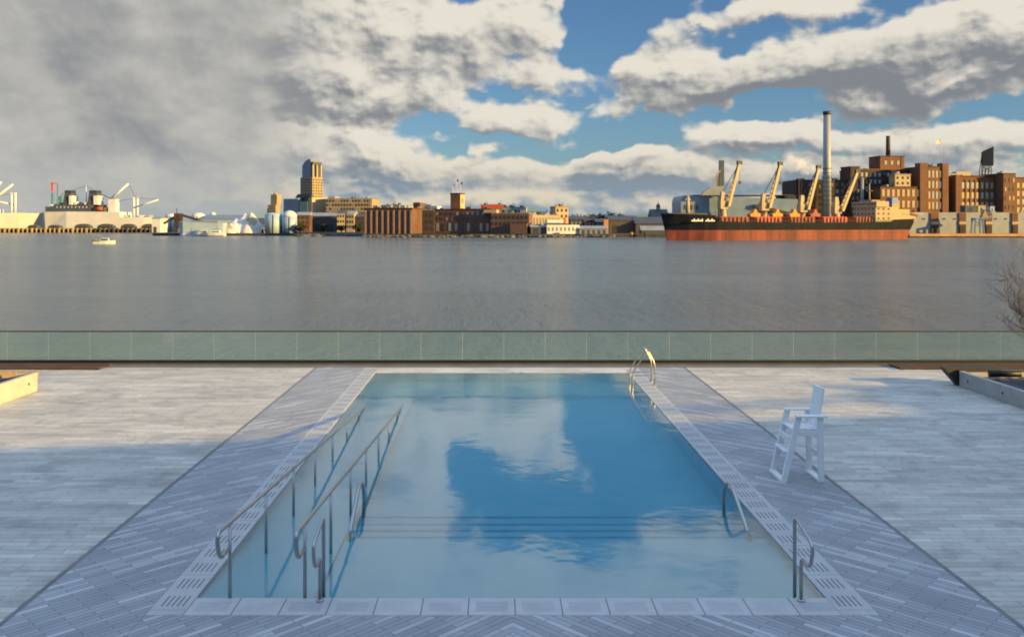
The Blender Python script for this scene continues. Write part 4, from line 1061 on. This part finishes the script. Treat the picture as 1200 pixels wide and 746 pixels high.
# far grey shed, dark sheds
t, L, H = shed('quay_shed', 'long grey shed with a shallow roof on the quay right of the white house', 679, 712, 268, 264.5, 532, 14, M_grey, M_ltgrey, base=GZ)
for k in range(5):
    q = MB(); q.box(1.4 + k*3.1, 3.2 + k*3.1, -.05, .1, .0, 2.4); q.build('loading_door', M_dkgrey, t)
for (p0, p1, yw, yr, Y, m_, lab) in ((668, 682, 257, 253, 600, M_dkgrey, 'dark gabled house right of the cream warehouse'), (684, 697, 258, 254, 606, M_brick_row, 'brown gabled house amid dark trees'), (698, 712, 260, 256, 600, M_dkgrey, 'dark low gabled house left of the orange chimney block')):
    t, L, H = shed('gabled_house', lab, p0, p1, yw, yr, Y, 12, m_, M_dkgrey, base=GZ); t['category'] = 'house'
    grid_windows(t, L, 2, H, 3, 1, M_wingrey, .4, .5)
root, L, H = block('orange_hut', 'narrow orange brick hut at the end of the grey shed', 'hut', 708, 713, 257, 560, 0, 5, mat('orange_brick', (.50,.22,.08)))
sub_box(root, 'door', M_dkgrey, L*.3, L*.7, -.1, -.01, 0, 3)
for (p0, p1, yw, yr, Y, m_, lab, dpt) in ((714, 748, 258, 252.5, 575, mat('rust_dark_siding', (.085,.065,.055)), 'dark rusty shed left of the black ship bow', 22), (745, 786, 262, 254, 570, M_dkgrey, 'dark shed behind the bow of the black ship', 20)):
    t, L, H = shed('dark_shed', lab, p0, p1, yw, yr, Y, dpt, m_, M_dkgrey, base=GZ)
    q = MB(); q.box(L*.1, L*.3, -.06, .1, 0, H*.6); q.build('door', M_iron, t)
t, L, H = shed('low_boathouse', 'low grey tube roofed boathouse at the bow of the black ship', 752, 788, 270, 264.5, 533, 9, M_dkgrey, M_grey, base=GZ)
t, L, H = shed('cupola_house', 'brown gabled hall with a cupola behind the ship bow', 764, 783, 254, 245, 600, 14, M_brick_dk, M_dkgrey, base=GZ)
q = MB(); zr = zat(245, 600) - GZ; q.box(L*.5 - 1.2, L*.5 + 1.2, 5.8, 8.2, zr - 1, zr + 2); q.lathe([(1.7, zr + 2.01), (.2, zr + 4.4)], L*.5, 7, 8); q.tube([(L*.5, 7, zr + 4.2), (L*.5, 7, zr + 6.5)], .12, 5); q.build('cupola', M_grey, t)
# mooring dolphins
for (px, Y, m_, lab) in ((740, 520, M_yellow, 'yellow mooring pile in the water left of the ship bow'), (756, 522, M_quay, 'dark mooring pile in the water left of the ship bow')):
    t = thing('mooring_pile', lab, 'piling', (at(px, 0, Y).x, Y, SEA)); q = MB()
    for k in range(3): q.tube([(-.5 + k*.5, (k % 2)*.4, -1), (-.15 + k*.2, (k % 2)*.2, 2.6)], .32, 7)
    q.build('piles', M_quay, t); q = MB(); q.lathe([(.8, 1.6), (.8, 2.9), (.3, 3.1)], 0, .1, 10); q.build('cap', m_, t)
# yellow-brown riprap and clutter along the warehouse quay
rr = MB(); rnd = random.Random(21)
for k in range(520):
    px = rnd.uniform(346, 720); Y = rnd.uniform(520.5, 524.5) if px > 425 else rnd.uniform(556, 559.5)
    s_ = rnd.uniform(.4, 1.1); rr.blob((at(px, 0, Y).x, Y, SEA + rnd.uniform(-.1, .9)), s_ * 1.4, s_, s_ * .8, 1, .25, k)
o = rr.build('shore_rocks', mat('shore_rock', (.12,.115,.10), .9, var=.5, scale=.3)); o['kind'] = 'stuff'; o['label'] = 'grey rocks along the foot of the far quay'; o['category'] = 'rocks'

# ------------------------------------------------------------------ far trees
def leaf_tree(label, px, ytop, Y, w, seed, base=GZ):
    rnd = random.Random(seed); H = zat(ytop, Y) - base; t = thing('far_tree', label, 'tree', (at(px, 0, Y).x, Y, base), group='dark trees on the far shore')
    q = MB(); q.tube([(0,0,0), (.1,0,H*.3), (0,.1,H*.6)], [.35,.28,.15], 6); q.build('trunk', M_bark, t)
    q = MB()
    for k in range(420):
        u = Vector((rnd.gauss(0, .42), rnd.gauss(0, .42), rnd.gauss(0, .40)))
        if u.length > 1.1: continue
        c = Vector((u.x * w / 2, u.y * w / 2, H * .62 + u.z * H * .42)); n_ = Vector((rnd.uniform(-1,1), rnd.uniform(-1,1), rnd.uniform(-.4,1))).normalized()
        a = n_.orthogonal().normalized() * rnd.uniform(.35, .7); b_ = n_.cross(a)
        q.face([c - a - b_, c + a - b_ * .6, c + a * .7 + b_, c - a * .8 + b_ * .7])
    q.build('crown', M_leaf, t, fix=False)
for i, (px, yt, Y, w, lab) in enumerate(((673, 251, 640, 9, 'dark tree behind the dark gabled house'), (683, 252, 650, 8, 'dark tree between the gabled houses'), (694, 250, 660, 10, 'broad dark tree behind the brown gabled house'), (704, 250, 665, 9, 'dark tree behind the low gabled house'), (716, 248.5, 660, 11, 'round dark tree left of the rusty shed'), (727, 251, 670, 9, 'dark tree behind the rusty shed'), (352, 262, 600, 7, 'low dark tree before the small brown house'), (378, 263, 600, 6, 'low dark tree before the dark shed'), (420, 262, 600, 7, 'low dark tree at the corner of the left warehouse'), (400, 264, 598, 6, 'low dark shrub tree before the cream houses'))):
    leaf_tree(lab, px, yt, Y, w, 40 + i)

# ------------------------------------------------------------------ sugar refinery (right)
Yd = 600.0
def dz_(py, Y=Yd): return zat(py, Y) - GZ
# rounded blue grey raw sugar shed
x0 = at(798, 0, 585).x; L = at(935, 0, 585).x - x0
t = thing('storage_shed', 'large rounded blue grey storage shed behind the black ship', 'shed', (x0, 585, GZ))
zt = dz_(229, 585); poly = [(0, 0)] + [(2.2 - 2.2 * math.cos(a), zt - 5 + 5 * math.sin(a)) for a in [math.pi / 2 * i / 6 for i in range(7)]] + [(L, zt - 2.5), (L, 0)]
M_silver = mat('blue_grey_corrugated_steel', (.19,.25,.32), .45, .2, .16, .12)
q = MB(); q.prism(poly, 'y', 0, 30); q.build('wall', M_silver, t)
q = MB(); q.box(L*.23, L*.40, -.3, -.01, zt*.18, zt*.55); q.build('loading_door', M_bluegrey, t)
q = MB(); q.box(L*.25, L*.33, -.5, -.31, zt*.16, zt*.42); q.build('door_opening', M_dkgrey, t)
q = MB(); q.beam((L*.62, -1.4, zt*.72), (L*1.04, -1.4, zt*.42), 2.0, 2.2); q.build('conveyor', M_iron, t)
q = MB(); q.box(L*.12, L*.98, 3, 27, zt + .02, zt + .5); q.build('roof', M_dkgrey, t)
for k in range(3): sub_box(t, 'window', M_dkgrey, L*(.03 + .045*k), L*(.055 + .045*k), -.3, -.01, zt*.62, zt*.75)
# unloading tower of the refinery
t = thing('unloading_tower', 'tall dark unloading tower rising over the blue grey shed', 'tower', (at(845, 0, 580).x, 580, GZ))
zt = dz_(188, 580)
q = MB(); q.hexa([(-1.9,-1.5,0),(2.0,-1.5,0),(2.0,1.5,0),(-1.9,1.5,0),(-1.2,-1.2,zt),(1.7,-1.2,zt),(1.7,1.2,zt),(-1.2,1.2,zt)]); q.build('tower_shaft', mat('slate_paint', (.07,.09,.11), .5), t)
q = MB(); q.beam((-6, -1, zt*.50), (-3.2, -1, zt*.80), .8, .8); q.beam((-3.2, -1, zt*.80), (-.8, -1, zt*.86), .8, .8); q.build('boom', M_crane, t)
q = MB(); q.prism([(-13.5, dz_(229,580)), (1.8, dz_(229,580)), (1.8, dz_(218,580)), (-6.5, dz_(219,580)), (-11, dz_(224,580))], 'y', -2.5, 2.5); q.build('hopper_house', M_grey, t)
q = MB(); q.box(-2.6, -1.95, -1, 1, zt*.55, zt*.83); q.build('lift_shaft', M_grey, t)
# dark pan houses
root, L, H = block('refinery_block', 'low dark refinery block behind the third deck crane', 'building', 920, 933, 229, Yd, 0, 20, M_brick_dk)
grid_windows(root, L, 2, H, 2, 5, M_windk, .5, .5)
root, L, H = block('refinery_block', 'big dark refinery block below the tall grey chimney', 'building', 933, 997, 211, Yd + 4, 0, 30, M_brick_dk, roof=M_iron)
grid_windows(root, L, 8, H - 1, 10, 6, M_windk, .5, .55, alt=M_wingrey, skip=.15, seed=3)
sub_box(root, 'stair_tower', M_brick_dk, 1, 5, -2, -.02, 0, H + 1)
q = MB(); cxn = at(969, 0, Yd).x - root.location.x; zt = dz_(131); 
q.lathe([(3.2, H*.7), (3.0, H + 4), (2.6, zt - 2)], cxn, -3.6, 24); 
t = thing('chimney', 'tall pale grey refinery chimney with a dark rim', 'chimney', (at(969, 0, Yd - 2).x, Yd - 2, GZ)); q.bm.free()
M_stack = mat('galvanised_stack', (.30,.31,.32), .6, .1, .15, .1, streak=True)
q = MB(); q.lathe([(2.7, 0), (2.6, dz_(208)), (2.25, zt - 2.2)], 0, 0, 24); q.build('shaft', M_stack, t)
q = MB(); q.lathe([(2.55, zt - 2.19), (2.55, zt), (2.2, zt + .02)], 0, 0, 24); q.build('rim', M_iron, t)
q = MB()
for k in range(9): q.lathe([(3.1, dz_(240) + k*3.0), (3.1, dz_(240) + k*3.0 + .3)], 0, 0, 12)
for a in range(6): q.tube([(3.1*math.cos(a), 3.1*math.sin(a), 0), (3.1*math.cos(a), 3.1*math.sin(a), dz_(205))], .22, 5)
q.build('scaffold', mat('green_scaffold', (.06,.09,.08), .6), t)
root, L, H = block('refinery_tower', 'narrow dark refinery tower at the tip of the right deck crane', 'tower', 997, 1007.5, 196, Yd, -10, 12, M_brick_dk, cornice=M_brick_dk)
grid_windows(root, L, 12, H - 1, 2, 7, M_windk, .45, .5)
q = MB(); q.tube([(L + 1.2, -.6, 0), (L + 1.2, -.6, H*.84)], 1.2, 10); q.build('downpipe', M_grey, root)
root, L, H = block('refinery_block', 'tall brown refinery block with rows of pale windows behind the ship bridge', 'building', 1007.5, 1079, 199, Yd + 6, -8, 26, M_brick_dk, cornice=M_brick)
M_winblue = mat('blue_grey_window_glass', (.30,.33,.34), .3, var=.25, scale=.2)
grid_windows(root, L, H*.42, H - .8, 14, 5, M_winblue, .5, .55, alt=M_windk, seed=5)
zt = dz_(183, Yd + 6)
q = MB(); q.box(L*.36, L*.76, 2, 16, H + .71, zt); ph = q.build('roof_house', M_brick, root)
q = MB(); q.box(L*.355, L*.765, 1.8, 16.2, zt + .01, zt + .6); q.build('cornice', M_brick_dk, ph)
for k in range(3):
    o = link('window', window_mesh(1.7, 2.6, M_winblue), ph); o.location = (L*.43 + k*4.6, 2, zt - 5.4)
q = MB(); q.lathe([(1.6, zt + .62), (1.35, dz_(158)), (1.5, dz_(157.4)), (1.5, dz_(156.6))], L*.56, 7, 16); q.build('smokestack', mat('soot_brown_stack', (.10,.085,.075)), root)
root, L, H = block('refinery_annex', 'brick refinery annex with bright gold windows behind the blue funnel', 'building', 1032, 1079, 219.5, Yd - 8, -8, 11, M_brick, cornice=M_brick_dk)
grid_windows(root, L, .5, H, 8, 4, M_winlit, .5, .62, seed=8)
root, L, H = block('cream_annex', 'small cream block standing on the brick annex roof', 'building', 1049, 1067, 205, Yd - 5, -8, 7, M_cream, ybase=218.9, cornice=M_tan)
grid_windows(root, L, .6, H, 3, 2, M_windk, .36, .48)
root, L, H = block('refinery_tower_block', 'tall sunlit brick refinery block with two corner turrets', 'building', 1081, 1110, 196, Yd - 4, -8, 24, M_brick, cornice=M_brick_dk)
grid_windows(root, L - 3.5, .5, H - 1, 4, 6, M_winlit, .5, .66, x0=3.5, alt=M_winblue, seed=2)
for a, b_ in ((-2.2, 3.2), (L - 4, L + .4)):
    sub_box(root, 'turret', M_brick, a, b_, -.9, 5, 0, dz_(191, Yd - 4))
q = MB(); q.tube([(L - 1.5, 4, dz_(191, Yd-4)), (L - 1.5, 4, dz_(161.5, Yd-4))], .16, 6); fp = q.build('flagpole', M_wh, root)
zf = dz_(162, Yd-4); xf = L - 1.6; FW, FH = 4.4, 2.9
q = MB()
for k in range(7):
    za = zf - FH + FH * k / 7; q.mi = k % 2
    q.hexa([(xf - FW, 3.2, za - .9), (xf, 4, za), (xf, 4.05, za), (xf - FW, 3.25, za - .9), (xf - FW, 3.2, za + FH/7 - .91), (xf, 4, za + FH/7 - .01), (xf, 4.05, za + FH/7 - .01), (xf - FW, 3.25, za + FH/7 - .91)])
q.mi = 2; q.hexa([(xf-1.9, 3.6, zf-2.05), (xf, 3.93, zf-1.6), (xf, 4.12, zf-1.6), (xf-1.9, 3.8, zf-2.05), (xf-1.9, 3.6, zf-.35), (xf, 3.93, zf+.03), (xf, 4.12, zf+.03), (xf-1.9, 3.8, zf-.35)])
q.build('flag', [M_red, M_wh, M_blue], fp)
root, L, H = block('refinery_block', 'long brick refinery wing with tall pale windows above the quay shed', 'building', 1120, 1176, 207, Yd - 2, -8, 30, M_brick, cornice=M_brick_dk)
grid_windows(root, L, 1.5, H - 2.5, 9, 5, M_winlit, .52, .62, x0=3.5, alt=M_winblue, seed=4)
for k in range(10): sub_box(root, 'pilaster', M_brick, 3.1 + k*(L-3.5)/9, 4.0 + k*(L-3.5)/9, -.5, -.01, 0, H - 2)
sub_box(root, 'corner_turret', M_brick, -.5, 3.0, -.9, 5, 0, H + 1.2)
sub_box(root, 'roof_house', M_grey, L*.02, L*.12, 10, 18, H + .71, H + 4.2); sub_box(root, 'roof_house', M_cream, L*.18, L*.48, 8, 18, H + .71, H + 3.8); sub_box(root, 'roof_house', M_bluegrey, -L*.08, L*.17, 7, 9.9, H + .71, H + 2.6); sub_box(root, 'roof_house', M_dkgrey, L*.5, L*.97, 8, 18, H + .71, H + 1.6)
q = MB(); q.tube([(L*.04, 12, H+4.2), (L*.04, 12, H+6)], .9, 8); q.build('roof_fan', M_wh, root)
# rooftop sign frame seen from the side
Yn = Yd + 14
t = thing('rooftop_sign', 'dark rooftop sign frame seen edge on above the brick wing', 'sign', (at(1156, 0, Yn).x, Yn, dz_(204, Yn) + GZ))
zt = (204 - 172) * Yn / FPX
q = MB(); q.hexa([(-3.2,-1,5.5),(3.2,-3,5.5),(3.2,-2.4,5.5),(-3.2,-.4,5.5),(-3.0,-1,zt-3.2),(3.3,-3,zt),(3.3,-2.4,zt),(-3.0,-.4,zt-3.2)]); q.build('sign_panel', M_iron, t)
q = MB()
for xx in (-3.2, -1, 1.2, 3.3):
    q.beam((xx, 0, -6), (xx, 0, zt - 2.5 + xx*.4), .45, .45); q.beam((xx, 5, -6), (xx, 0, zt*.7), .4, .4)
for k in range(4):
    q.beam((-3.2, 0, -3 + k*5), (3.3, 0, k*5), .35, .35); q.beam((3.3, 0, -3 + k*5), (-3.2, 0, k*5), .35, .35)
q.build('sign_frame', M_iron, t)
root, L, H = block('refinery_tower', 'square brick refinery tower near the right edge', 'tower', 1176, 1190, 204, Yd - 6, -8, 20, M_brick, cornice=M_brick_dk)
grid_windows(root, L, 2, H - 1, 3, 6, M_windk, .34, .45, alt=M_winlit)
root, L, H = block('refinery_block', 'brick refinery wing cut by the right edge', 'building', 1190, 1262, 209, Yd - 3, -8, 30, M_brick, cornice=M_brick_dk)
grid_windows(root, L, 1.5, H - 2, 12, 6, M_winlit, .5, .6, alt=M_winblue, seed=6)
# long grey quay shed with brick door bays
Yq = 545.0
root, L, H = block('quay_shed', 'long pale grey quay shed with brick door bays below the refinery', 'shed', 1040, 1262, 249.5, Yq, -2, 20, M_ltgrey, roof=M_grey)
for a, b_ in ((1090, 1099), (1123, 1131), (1154, 1161.5), (1185, 1192)):
    sc = L / (1262 - 1040)
    by = sub_box(root, 'brick_bay', M_brick, (a - 1040)*sc, (b_ - 1040)*sc, -.7, -.01, 0, H + .2)
    q = MB(); q.box((a - 1040)*sc + .4, (b_ - 1040)*sc - .4, -.95, -.71, .2, H*.40); q.build('door', M_brick_dk, by)
    q = MB(); q.box((a - 1040)*sc, (b_ - 1040)*sc, -.85, -.71, H*.45, H*.58); q.build('lintel', M_cream, by)
for k in range(18):
    o = link('window', window_mesh(1.6, .8, M_windk), root); o.location = (L*.02 + k * L/18.5, 0, H*.68)
for i, (a, b_, yt, m_, lab) in enumerate(((1131, 1145, 241, M_dkgrey, 'dark grey box shed on the roof of the quay shed'), (1146, 1155, 241, M_cream, 'cream box shed on the roof of the quay shed'), (1160.5, 1165.5, 242, M_bluewhite, 'small pale blue hut on the roof of the quay shed'))):
    root, L, H = block('roof_hut', lab, 'hut', a, b_, yt, Yq + 8, 0, 6, m_, ybase=249.1)
    sub_box(root, 'roof', M_grey, -.2, L + .2, -.2, 6.2, H + .01, H + .25); sub_box(root, 'door', M_dkgrey if i else M_iron, L*.35, L*.6, -.08, -.01, 0, H*.7)
q = MB(); q.box(at(1062, 0, 527).x, at(1300, 0, 527).x, 522.5, 524.99, -3.9, GZ + .25); struct(q.build('sunlit_quay_face', M_quayor))  # sunlit front of the quay, in the orange light colour
# blue shiploader
t = thing('ship_loader', 'blue steel ship loader frame before the quay shed', 'crane', (at(1146, 0, 535).x, 535, GZ))
q = MB()
for xx in (-3, 2.5):
    for yy in (-2, 2): q.beam((xx, yy, 0), (xx*.8, yy, 9), .7, .7)
q.beam((-3, -2, 4), (2.5, -2, 8), .5, .5); q.beam((2.5, -2, 4), (-3, -2, 8), .5, .5); q.box(-3, 2.8, -2.2, 2.2, 8.6, 9.4); q.build('loader_frame', mat('loader_blue', (.10,.17,.28), .5), t)
q = MB(); q.beam((2, 0, 8.5), (8.5, 0, 10.5), 1.0, 1.2); q.build('loader_boom', mat('loader_blue', (.1,.17,.28)), t)
q = MB(); q.prism([(1.5, 9.5), (5.5, 9.5), (3.5, 14.5)], 'y', -1.5, 1.5); q.build('hopper', M_tan, t)

# steam drifting off the refinery roof
def steam_mat():
    m, nt, out = newmat('steam')
    p = nt.objc(); n = nt.noise(p, .16, 5, .6)
    pv = nt.node('ShaderNodeVolumePrincipled'); pv.inputs['Color'].default_value = (1, 1, 1, 1); pv.inputs['Anisotropy'].default_value = -.1
    nt.put(pv.inputs['Density'], nt.mr(n, .38, .62, 0, .16)); nt.l.new(pv.outputs[0], out.inputs['Volume'])
    return m
q = MB()
for k, (px, py, rp) in enumerate(((966, 203, 3.2), (960, 200, 4.8), (953, 197, 6.0), (945, 195, 7.0), (936, 191, 7.8), (927, 188, 6.5), (943, 204, 4.8), (930, 198, 5.5))):
    c = at(px, py, 612); q.blob(c, rp*.62, rp*.5, rp*.52, 3, .05, 60 + k)
o = q.build('steam', steam_mat()); o['kind'] = 'stuff'; o['label'] = 'white steam puff drifting left of the tall grey chimney'; o['category'] = 'steam'
rm = o.modifiers.new('merge', 'REMESH'); rm.mode = 'VOXEL'; rm.voxel_size = .9
